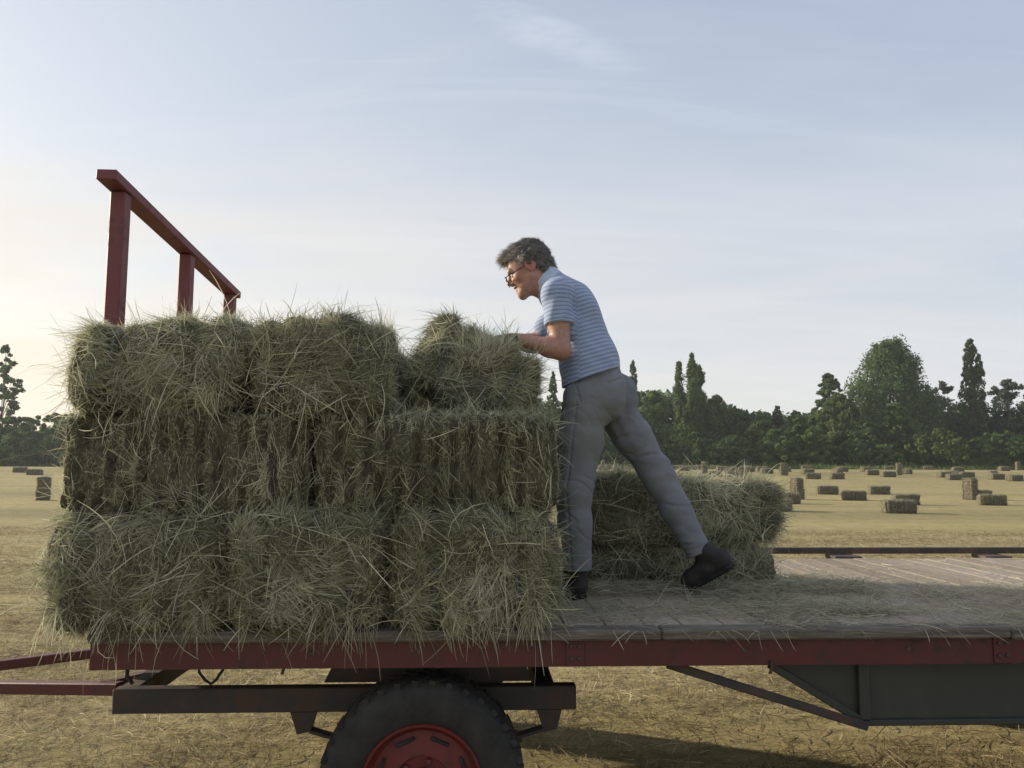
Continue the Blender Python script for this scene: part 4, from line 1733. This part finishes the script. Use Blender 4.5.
def build_person():
    Yc = 3.70
    S = Yc / FPX                                    # metres per picture pixel at the man

    def pt(px, py, dy=0.0):
        return np.array(P(px, py, Yc + dy))

    a = R(13)
    Lc = np.array([-math.sin(a), -math.cos(a), 0])   # his left, chest
    a2 = R(24)
    Lp = np.array([-math.sin(a2), -math.cos(a2), 0])  # his left, pelvis
    lo, hi = (-.08, 3.18, .93), (1.05, 4.20, 2.70)
    root_loc = Vector((.42, Yc, DECK))
    root = empty('person', root_loc)
    tag(root, 'man in a striped polo shirt and grey trousers leaning into the tilted bale', 'person')

    def skin_child(name, F, mat, attrs=None, parent=root, post=None):
        V, Q = F.mesh()
        at = attrs(V) if attrs else None
        me = np_mesh(name, V - np.array(root_loc), Q, mat, at, sm=True)
        o = link(name, me, parent)
        md = o.modifiers.new('smooth', 'SMOOTH')
        md.factor = .5
        md.iterations = 2
        return o

    pelvis = pt(597, 392)
    waist = pt(588, 360)
    mid = pt(581, 335)
    chest = pt(567, 304)
    nbase = pt(549, 284)
    shl = pt(563, 301) + Lc * .165
    shr = pt(561, 301) - Lc * .165
    elb_l = pt(558.5, 356.5) + np.array([0, -.20, 0])
    wr_l = pt(522.5, 346) + np.array([0, -.16, 0])
    hd_l = wr_l + np.array([-.050, .014, .010])
    elb_r = pt(535, 338) + np.array([0, .20, 0])
    wr_r = pt(513, 336) + np.array([0, .12, 0])
    hd_r = wr_r + np.array([-.050, -.016, -.004])
    slv_l = shl + (elb_l - shl) * .56
    slv_r = shr + (elb_r - shr) * .56
    hip_l = pt(592, 400) + Lp * .088
    hip_r = pt(606, 402) - Lp * .088
    kn_l = pt(574, 490, -.10)
    an_l = pt(577, 566, -.06)
    kn_r = pt(657, 474, .10)
    an_r = pt(699, 552, .07)

    # ---------------- head frame
    hc = pt(528, 267.5)
    tl = R(26)
    yw = R(4)
    Fv = np.array([-math.cos(tl) * math.cos(yw), math.cos(tl) * math.sin(yw), -math.sin(tl)])
    Lv = np.array([-math.sin(yw), -math.cos(yw), 0])
    Uv = np.cross(Fv, Lv)
    if Uv[2] < 0:
        Uv = -Uv
    HM = np.array([Fv, Lv, Uv])
    HS = 1.01

    def hp(f, l, u):
        return hc + HS * (Fv * f + Lv * l + Uv * u)

    # ---------------- body
    B = Field(lo, hi, .004)
    e = lambda c, rad, k=.01, cut=False: B.ell(hp(*c), np.array(rad) * HS, HM, k, cut)
    e((-.014, 0, .028), (.100, .077, .094))
    e((.036, 0, -.028), (.060, .060, .088), .03)
    B.cone(hp(.074, .014, -.101), hp(.0, .056, -.060), .020, .022, .03)
    B.cone(hp(.074, -.014, -.101), hp(.0, -.056, -.060), .020, .022, .03)
    B.cone(hp(.080, 0, -.110), hp(.076, 0, -.098), .019, .02, .015)
    B.cone(hp(.086, .036, .012), hp(.086, -.036, .012), .012, .012, .014)
    for s in (-1, 1):
        e((.056, s * .042, -.030), (.022, .018, .018), .02)
        e((.098, s * .031, -.011), (.017, .017, .012), .008, True)
        e((-.010, s * .079, -.010), (.026, .009, .033), .006)
        e((-.004, s * .088, -.008), (.014, .007, .02), .004, True)
        e((.098, s * .013, -.041), (.012, .009, .009), .006)
    B.cone(hp(.092, 0, .004), hp(.112, 0, -.030), .0095, .0105, .008)
    B.cone(hp(.112, 0, -.030), hp(.103, 0, -.040), .0115, .010, .006)
    e((.092, 0, -.060), (.013, .024, .0065), .006)
    e((.089, 0, -.076), (.012, .021, .0075), .006)
    e((.106, 0, -.068), (.016, .015, .003), .003, True)
    B.chain([hp(-.030, 0, -.035), hp(-.042, 0, -.10), nbase, chest], [.056, .057, .066, .075], .03)
    B.cone(hp(.01, 0, -.09), (nbase + chest) / 2 - np.array([.02, 0, 0]), .040, .05, .03)
    # trunk and legs (mostly under the clothes)
    B.chain([chest, mid, waist, pelvis], [.100, .096, .094, .098], .03, Lc, [1.5, 1.4, 1.35, 1.4])
    for sh, eb, wr, hd in ((shl, elb_l, wr_l, hd_l), (shr, elb_r, wr_r, hd_r)):
        B.cone(chest + (sh - chest) * .6, sh, .062, .058, .03)
        ua = (eb - sh)
        B.chain([sh, sh + ua * .45, eb], [.057, .050, .041], .015)
        B.ell(sh + ua * .42 + np.array([-.012, 0, .0]), (.04, .04, .07), np.eye(3), .03)
        fa = wr - eb
        B.chain([eb, eb + fa * .3, wr], [.042, .043, .028], .02)
        B.cone(wr, hd, .028, .027, .015)
    for hp_, kn, an in ((hip_l, kn_l, an_l), (hip_r, kn_r, an_r)):
        B.chain([hp_, kn, an], [.080, .052, .036], .03)
    # ankles into the shoes
    B.cone(an_l, an_l + np.array([.0, .01, -.05]), .036, .03, .02)
    B.cone(an_r, pt(707, 562, .06), .034, .03, .02)

    # ---------------- hands with fingers
    def hand(F, wr, hd, pn, side, grow, k=.006):
        """pn: palm normal (towards the hay); side: +1 thumb along +T"""
        fd = hd - wr
        fd /= np.linalg.norm(fd)
        pn = pn - fd * (pn @ fd)
        pn /= np.linalg.norm(pn)
        T = np.cross(fd, pn) * side
        M = np.array([fd, T, pn])
        pc = wr + fd * .055
        F.ell(pc, np.array([.050, .043, .018]) + grow, M, .012)
        F.cone(wr - fd * .02, wr + fd * .03, .027 + grow, .026 + grow, .012)
        for i, (off, l) in enumerate(((.031, .95), (.011, 1.05), (-.010, .98), (-.030, .78))):
            p = wr + fd * (.088 - .004 * abs(i - 1)) + T * off
            d = fd + T * off * 2.2
            d /= np.linalg.norm(d)
            ang = R(16)
            for j, (seg, rr) in enumerate(((.044, .0095), (.028, .0085), (.022, .0075))):
                dd = d * math.cos(ang) + pn * math.sin(ang)
                q = p + dd * seg * l
                F.cone(p, q, rr + grow, rr - .0008 + grow, k)
                p = q
                ang += R(30)
        p = wr + fd * .028 + T * .030
        d = fd * .62 + T * .75 + pn * .25
        d /= np.linalg.norm(d)
        q = p + d * .042
        F.cone(p, q, .0125 + grow, .0105 + grow, .008)
        d2 = fd * .85 + T * .25 + pn * .45
        d2 /= np.linalg.norm(d2)
        F.cone(q, q + d2 * .034, .0105 + grow, .0085 + grow, k)

    pnl = np.array([-.35, .10, -.93])
    hand(B, wr_l, hd_l, pnl, -1, 0)
    hand(B, wr_r, hd_r, pnl, 1, 0)

    def flush(V):
        q = (V - hc) @ HM.T / HS
        f = np.exp(-((q[:, 0] - .06) / .03) ** 2 - ((q[:, 2] + .04) / .03) ** 2) * .6
        f += np.exp(-((q[:, 0] + .01) / .03) ** 2 - ((q[:, 2] + .01) / .035) ** 2) * (np.abs(q[:, 1]) > .07) * .9
        f += .5 * np.exp(-((q[:, 0] + .03) / .05) ** 2 - ((q[:, 2] + .1) / .04) ** 2)
        for el in (elb_l, elb_r):
            f += .6 * np.exp(-np.sum((V - el) ** 2, 1) / .05 ** 2)
        return {'flush': np.clip(f, 0, 1)}
    body = skin_child('body', B, M_skin, flush)

    # gloves
    for wr, hd, sd in ((wr_l, hd_l, -1), (wr_r, hd_r, 1)):
        G = Field(np.minimum(wr, hd) - .16, np.maximum(wr, hd) + .16, .003)
        hand(G, wr, hd, pnl, sd, .0032, .004)
        fd = (hd - wr) / np.linalg.norm(hd - wr)
        G.plane(wr + fd * .004, -fd)
        skin_child('glove', G, M_glove)

    # ---------------- shirt
    T = Field((-.05, 3.2, 1.70), (.95, 4.2, 2.60), .004)
    ndir = (chest - waist) / np.linalg.norm(chest - waist)
    hemc = pt(590, 377)
    T.chain([nbase + (chest - nbase) * .55, chest, mid, waist, hemc - ndir * .05], [.092, .112, .118, .133, .145], .03, Lc, [1.3, 1.50, 1.40, 1.38, 1.42])
    # upper back roundness
    T.ell(pt(579, 309), (.075, .15, .11), np.array([[.8, 0, .6], Lc, [-.6, 0, .8]]), .05)
    for sh, eb, sl in ((shl, elb_l, slv_l), (shr, elb_r, slv_r)):
        T.cone(chest + (sh - chest) * .55 + ndir * .02, sh, .080, .070, .035)
        T.cone(sh, sl, .070, .066, .02)
    # collar
    nd2 = hp(-.04, 0, -.07) - nbase
    nd2 /= np.linalg.norm(nd2)
    T.cone(nbase + (chest - nbase) * .35, nbase + nd2 * .022, .088, .080, .015)
    T.cone(nbase + nd2 * .012 + np.array([.006, 0, 0]), nbase + nd2 * .062 + np.array([.010, 0, .002]), .078, .069, .004)
    T.plane(pt(540.5, 279), np.array([-.79, 0, .61]))
    # folds: diagonal pulls from armpit, creases at the waist
    def shirt_fold(p):
        s = (p - waist) @ ndir
        w = np.exp(-((s - .02) / .12) ** 2)
        diag = np.sin((p @ (np.array([.55, .1, .83]))) * 95 + 2.2 * nrand(p, 402, 9, 2))
        out = -.0045 * w * diag * (.5 + .5 * nrand(p, 404, 7, 1))
        out += .004 * nrand(p, 401, 13, 2)
        for sh in (shl, shr):
            wd = np.exp(-np.sum((p - sh - np.array([.02, 0, -.10])) ** 2, 1) / .11 ** 2)
            out += -.004 * wd * np.sin((p @ np.array([.9, .2, -.45])) * 110 + 2 * nrand(p, 403, 10, 1))
        return out
    T.displace(shirt_fold)
    hem_n = (pt(622, 365) - pt(564, 386))
    hem_n = np.array([hem_n[2], 0, -hem_n[0]])
    hem_n /= np.linalg.norm(hem_n)
    if hem_n[2] > 0:
        hem_n = -hem_n
    # hem: only trims the trunk, below the sleeves
    T.plane(pt(592, 378), hem_n)
    for sh, eb, sl in ((shl, elb_l, slv_l), (shr, elb_r, slv_r)):
        ad = (eb - sh) / np.linalg.norm(eb - sh)
        sl_, X = T.win(sl - .12, sl + .12, 0)
        q = X - sl
        along = q @ ad
        rad = np.linalg.norm(q - along[..., None] * ad, axis=-1)
        nd = np.maximum(np.maximum(-along, along - .10), rad - .085)
        # trim away the rounded sleeve end beyond the cuff, only close to the arm and away from the trunk
        lat = (X - chest) @ Lc
        keep_trunk = np.abs(lat) < .178
        nd = np.where(keep_trunk, .05, nd)
        T.cut(sl_, nd, .003)

    def stripes(V):
        s = (V - waist) @ ndir + .012 * nrand(V, 405, 6, 1)
        lat = (V - chest) @ Lc
        out = s.copy()
        for sh, eb in ((shl, elb_l), (shr, elb_r)):
            ad = (eb - sh) / np.linalg.norm(eb - sh)
            q = V - sh
            al = q @ ad
            rad = np.linalg.norm(q - al[:, None] * ad, axis=1)
            on = (rad < .082) & (al > -.03) & (np.sign(lat) * np.sign((sh - chest) @ Lc) > 0) & (np.abs(lat) > .135)
            out[on] = al[on] + .006 * nrand(V[on], 406, 9, 1)
        col = np.clip(((V - nbase) @ nd2 - .004) / .006, 0, 1) * (np.linalg.norm(V - nbase, axis=1) < .12)
        return {'stripe': out, 'plain': np.clip(col, 0, 1)}
    skin_child('polo_shirt', T, M_shirt, stripes)

    # ---------------- trousers
    Q = Field((.05, 3.3, .95), (1.0, 4.1, 2.08), .004)
    Q.chain([pt(594, 368), pelvis], [.112, .118], .03, Lp, [1.42, 1.42])
    for hp_, kn, an, r0, rk, ra in ((hip_l, kn_l, an_l, .106, .081, .069), (hip_r, kn_r, an_r, .097, .071, .062)):
        d = kn - hp_
        Q.chain([hp_, hp_ + d * .45, kn, kn + (an - kn) * .45, an + (an - kn) * .12], [r0, (r0 + rk) / 2 + .004, rk, (rk + ra) / 2, ra], .035)
    Q.ell(pt(613, 396) + Lp * .075, (.082, .090, .12), np.array([[1, 0, 0], [0, 1, 0], [0, 0, 1]]), .04)
    Q.ell(pt(617, 397) - Lp * .078, (.082, .086, .115), np.array([[1, 0, 0], [0, 1, 0], [0, 0, 1]]), .04)
    # seat seam
    Q.cone(pt(630, 372) + np.array([0, -.03, 0]), pt(620, 420) + np.array([.02, -.02, 0]), .003, .005, .025, cut=True)

    def tr_fold(p):
        out = .0045 * nrand(p, 411, 11, 2) + .0022 * fold(p * np.array([.7, .7, 1.5]), 415, 24, 1.0)
        # slanting pulls from the crotch, bunching at knees and cuffs
        for c, wdt, amp, fr, dr in ((pt(598, 428), .15, .009, 120, (.75, .1, .65)), (kn_r, .13, .0095, 110, (.25, .1, .97)),
                                    (kn_l, .14, .009, 105, (-.15, .2, .97)), (an_l + np.array([0, 0, .08]), .10, .011, 130, (.15, .1, .98)),
                                    (an_r + np.array([-.03, 0, .07]), .10, .009, 130, (-.35, .1, .93)), (hip_r + np.array([.06, 0, -.09]), .10, .010, 120, (-.2, 0, .98)),
                                    (pt(596, 385, -.15), .12, .006, 130, (.4, 0, .9))):
            w = np.exp(-np.sum((p - c) ** 2, 1) / wdt ** 2)
            sn = np.sin((p @ np.array(dr)) * fr * .8 + 5.0 * nrand(p, 412, 8, 2))
            out -= amp * .32 * w * np.clip(nrand(p, 416, 13, 1) * 1.6 + .35, 0, 1) * np.sign(sn) * np.abs(sn) ** 1.2
        return out
    Q.displace(tr_fold)

    def crease(p):
        out = np.zeros(len(p))
        for sd, dr, c, wdt, amp in ((421, (.62, .2, .75), pt(590, 420), .22, .011), (422, (-.5, .2, .85), kn_r, .24, .012), (423, (.45, .2, .88), kn_l, .26, .011),
                                    (424, (.3, .3, .9), an_l + np.array([0, 0, .06]), .13, .013), (425, (-.2, .3, .9), an_r + np.array([-.02, 0, .08]), .13, .012)):
            dr = np.array(dr) / np.linalg.norm(dr)
            q = p * 9 + np.outer(p @ dr, dr) * 22 + 1.2 * np.sin(p[:, [1, 2, 0]] * 17)
            v = nrand(q, sd, 1.0, 2)
            rd = np.clip(1 - np.abs(v) * 3.2, 0, 1) ** 1.5
            out += .5 * amp * np.clip(.6 + nrand(p, sd + 9, 9, 1), 0, 1.2) * rd * np.exp(-np.sum((p - c) ** 2, 1) / wdt ** 2)
        # outer side seam of the near leg
        for a_, b_ in ((pt(592, 368), hip_l), (hip_l, kn_l), (kn_l, an_l)):
            ab = b_ - a_
            tt = np.clip((p - a_) @ ab / (ab @ ab), 0, 1)
            q = p - a_ - tt[:, None] * ab
            fw = np.cross(Lp, ab / np.linalg.norm(ab))
            out += .0045 * np.exp(-((q @ fw + .004) / .0045) ** 2) * ((q @ Lp) > .02) * ((tt > 0) & (tt < 1))
        # hip pocket opening on the near side of the seat
        for a_, b_ in ((pt(604, 386), pt(622, 380)), (pt(570, 378), pt(577, 404))):
            ab = (b_ - a_) * np.array([1, 0, 1])
            q = (p - a_) * np.array([1, 0, 1])
            tt = np.clip(q @ ab / (ab @ ab), 0, 1)
            dd = np.linalg.norm(q - tt[:, None] * ab, axis=1)
            out += .007 * np.exp(-(dd / .0045) ** 2) * (p[:, 1] < Yc - .03)
        return out
    Q.displace(crease)
    for kn, an, ext in ((kn_l, an_l, .012), (kn_r, an_r, .004)):
        ad = (an - kn) / np.linalg.norm(an - kn)
        c = an + ad * ext
        sl_, X = Q.win(c - .16, c + .16, 0)
        al = (X - c) @ ad
        q = X - c
        rad = np.linalg.norm(q - al[..., None] * ad, axis=-1)
        Q.cut(sl_, np.maximum(-al, rad - .13), .004)
        # cuff hollow so the leg opening is dark
        q = X - c
        Q.cut(sl_, np.maximum(rad - .056, np.abs(al) - .022), .004)

    def dust(V):
        s = np.exp(-np.sum((V - pt(590, 425, -.15)) ** 2, 1) / .20 ** 2)
        return {'dust': np.clip(s * (1 + .4 * nrand(V, 420, 8, 2)), 0, 1)}
    skin_child('trousers', Q, M_trous, dust)
    # back pocket seam flap
    # ---------------- shoes
    def shoe(heel, toe, upv, ankle, label):
        heel, toe = np.array(heel), np.array(toe)
        fd = toe - heel
        Lg = np.linalg.norm(fd)
        fd /= Lg
        upv = upv - fd * (upv @ fd)
        upv /= np.linalg.norm(upv)
        sd = np.cross(fd, upv)
        H = Field(np.minimum(np.minimum(heel, toe), ankle) - .14, np.maximum(np.maximum(heel, toe), ankle) + .14, .0035)
        q = lambda f, s, u: heel + fd * f + sd * s + upv * u
        H.cone(q(.035, 0, .045), q(.12, 0, .042), .042, .043, .01)
        H.cone(q(.12, 0, .042), q(.20, .004, .036), .043, .043, .02, sd, 1.08)
        H.cone(q(.20, .004, .036), q(Lg - .042, .004, .032), .042, .036, .02, sd, 1.12)
        H.cone(q(.04, 0, .05), np.array(ankle) + (q(.05, 0, .10) - np.array(ankle)) * .4, .042, .050, .02)
        H.cone(q(.16, 0, .05), q(.075, 0, .105), .030, .034, .02)
        H.plane(q(0, 0, .018), -upv)
        sh = skin_child('shoe', H, M_shoe)
        K = Field(np.minimum(heel, toe) - .10, np.maximum(heel, toe) + .10, .0035)
        K.cone(q(.042, 0, .012), q(.12, 0, .012), .044, .040, .01)
        K.cone(q(.12, 0, .012), q(Lg - .05, .004, .012), .041, .046, .01)
        K.plane(q(0, 0, .0225), upv)
        K.plane(q(0, 0, -.004), -upv)
        K.displace(lambda p: .0018 * np.sign(np.sin((p - heel) @ fd * 420)) * (((p - heel) @ upv) < .008))
        k = skin_child('sole', K, M_sole, parent=sh)
        return sh

    z0 = DECK + .007
    hl = np.array([an_l[0] + .035, an_l[1] - .01, z0])
    shoe(hl, hl + np.array([-.235, .155, .0]), np.array([0, 0, 1.]), an_l, 'l')
    tr_ = np.array([pt(687, 596, .06)[0], Yc + .10, z0 + .004])
    hr = pt(727, 569, .03)
    d = hr - tr_
    d = d / np.linalg.norm(d) * .262
    shoe(tr_ + d, tr_, np.array([-.75, 0.05, .72]), an_r, 'r')

    # ---------------- hair
    Hh = Field(hc - .17, hc + .17, .0035)
    Hh.ell(hp(-.018, 0, .034), np.array([.105, .088, .095]) * HS, HM, .01)
    Hh.ell(hp(.036, 0, .081), np.array([.056, .054, .030]) * HS, HM, .02)
    Hh.ell(hp(-.05, 0, -.030), np.array([.068, .070, .066]) * HS, HM, .02)
    # trim to the hairline: forehead, around the ear, nape
    sl_, X = Hh.win(hc - .17, hc + .17, 0)
    q = (X - hc) @ HM.T / HS
    f, l, u = q[..., 0], np.abs(q[..., 1]), q[..., 2]
    line = np.interp(f, [-.12, -.075, -.03, -.005, .02, .04, .06, .10], [-.085, -.075, -.035, .012, .006, .03, .058, .066])
    nd = (line - u) * .8
    Hh.d[sl_] = np.maximum(Hh.d[sl_], nd)
    Hh.displace(lambda p: .004 * nrand(p, 431, 60, 2) + .003 * nrand(p, 432, 140, 1))
    hv, hq = Hh.mesh()
    n = 11000
    p, nv = sample_surface(hv, hq, n)
    qq = (p - hc) @ HM.T / HS
    # combed forward on top, back and down on the sides
    flow = np.where((qq[:, 2] > .06)[:, None], Fv[None] * .9 + Uv[None] * .15, -Fv[None] * .55 - Uv[None] * .8)
    flow = np.where(((qq[:, 0] > .03) & (qq[:, 2] > .04))[:, None], Fv[None] + Uv[None] * .25, flow)
    d = tang(nv, flow + rng.normal(size=(n, 3)) * .35) + nv * rng.uniform(.08, .55, (n, 1))
    d /= np.linalg.norm(d, axis=1, keepdims=True)
    front = np.clip((qq[:, 0] + .02) / .1, 0, 1) * (qq[:, 2] > .03)
    ln = rng.uniform(.014, .028, n) * (1 + .9 * front)
    tone = np.clip(.44 + .5 * front + rng.normal(size=n) * .2, 0, 1)
    SV, SF, ST = strands(p - nv * .003, d, ln, rng.uniform(.0007, .0016, n), rng.normal(size=(n, 3)) * 4, 4, 3, nv, tone)
    VV = np.concatenate([hv, SV]) - np.array(root_loc)
    hq0 = (hv - hc) @ HM.T / HS
    t0 = np.clip(.32 + .4 * np.clip((hq0[:, 0] + .02) / .1, 0, 1) + .1 * nrand(hv, 433, 90, 2), 0, 1)
    link('hair', np_mesh('hair', VV, np.concatenate([hq, SF + len(hv)]), M_hairm, {'tone': np.concatenate([t0, ST])}), root)
    # ---------------- eyes and spectacles
    rl = np.array(root_loc)
    for s in (-1, 1):
        mb = MB()
        c = Vector(hp(.080, s * .031, -.011) - rl)
        prof = [(.0115 * math.cos(x), .0115 * math.sin(x) + 1e-5) for x in np.linspace(0, math.pi, 9)]
        mb.lathe(prof, c, Fv, 14)
        mb.build('eye', M_eye, root, sm=True)
    mb = MB()
    gz = -.020
    for s in (-1, 1):
        ring = [Vector(hp(.118 - .010 * (1 - math.sin(x)) * .0 - .012 * abs(math.cos(x)) * .2, s * .033 + .025 * math.cos(x), gz + .018 * math.sin(x)) - rl) for x in np.linspace(0, 2 * math.pi, 21)]
        mb.tube(ring, .0021, 6)
        mb.tube([Vector(hp(*q) - rl) for q in ((.114, s * .058, gz + .008), (.105, s * .066, gz + .011), (.05, s * .072, gz + .013), (.0, s * .082, gz + .018), (-.018, s * .082, gz + .006))], .0022, 6)
    mb.tube([Vector(hp(*q) - rl) for q in ((.117, .009, gz + .006), (.120, 0, gz + .009), (.117, -.009, gz + .006))], .0018, 6)
    gl = mb.build('spectacles', M_frame, root, sm=True)
    for s in (-1, 1):
        mb = MB()
        poly = [Vector(hp(.1165, s * .033 + .0235 * math.cos(x), gz + .0165 * math.sin(x)) - rl) for x in np.linspace(0, 2 * math.pi, 20)[:-1]]
        mb.prism(poly, Vector(Fv) * .0015)
        mb.build('lens', M_lens, gl)
    # polo buttons / wrist: a watch-free, plain look (nothing more visible)
    return root



def build_haze():
    mb = MB()
    mb.box((-600, -45, -1), (600, 600, 24))
    m = bpy.data.materials.new('haze_air')
    m.use_nodes = True
    t = m.node_tree
    t.nodes.clear()
    pv = N(t, 'ShaderNodeVolumePrincipled')
    pv.inputs['Color'].default_value = (.93, .95, 1, 1)
    pv.inputs['Density'].default_value = .0004
    pv.inputs['Anisotropy'].default_value = .3
    o = N(t, 'ShaderNodeOutputMaterial')
    Lk(t, pv.outputs[0], o.inputs['Volume'])
    h = mb.build('haze', m)
    tag(h, 'faint summer haze over the hayfield', 'haze', kind='stuff')


build_haze()
build_ground()
build_trees()
build_field_bales()
build_wagon()
build_wagon_bales()
build_deck_hay()
build_person()
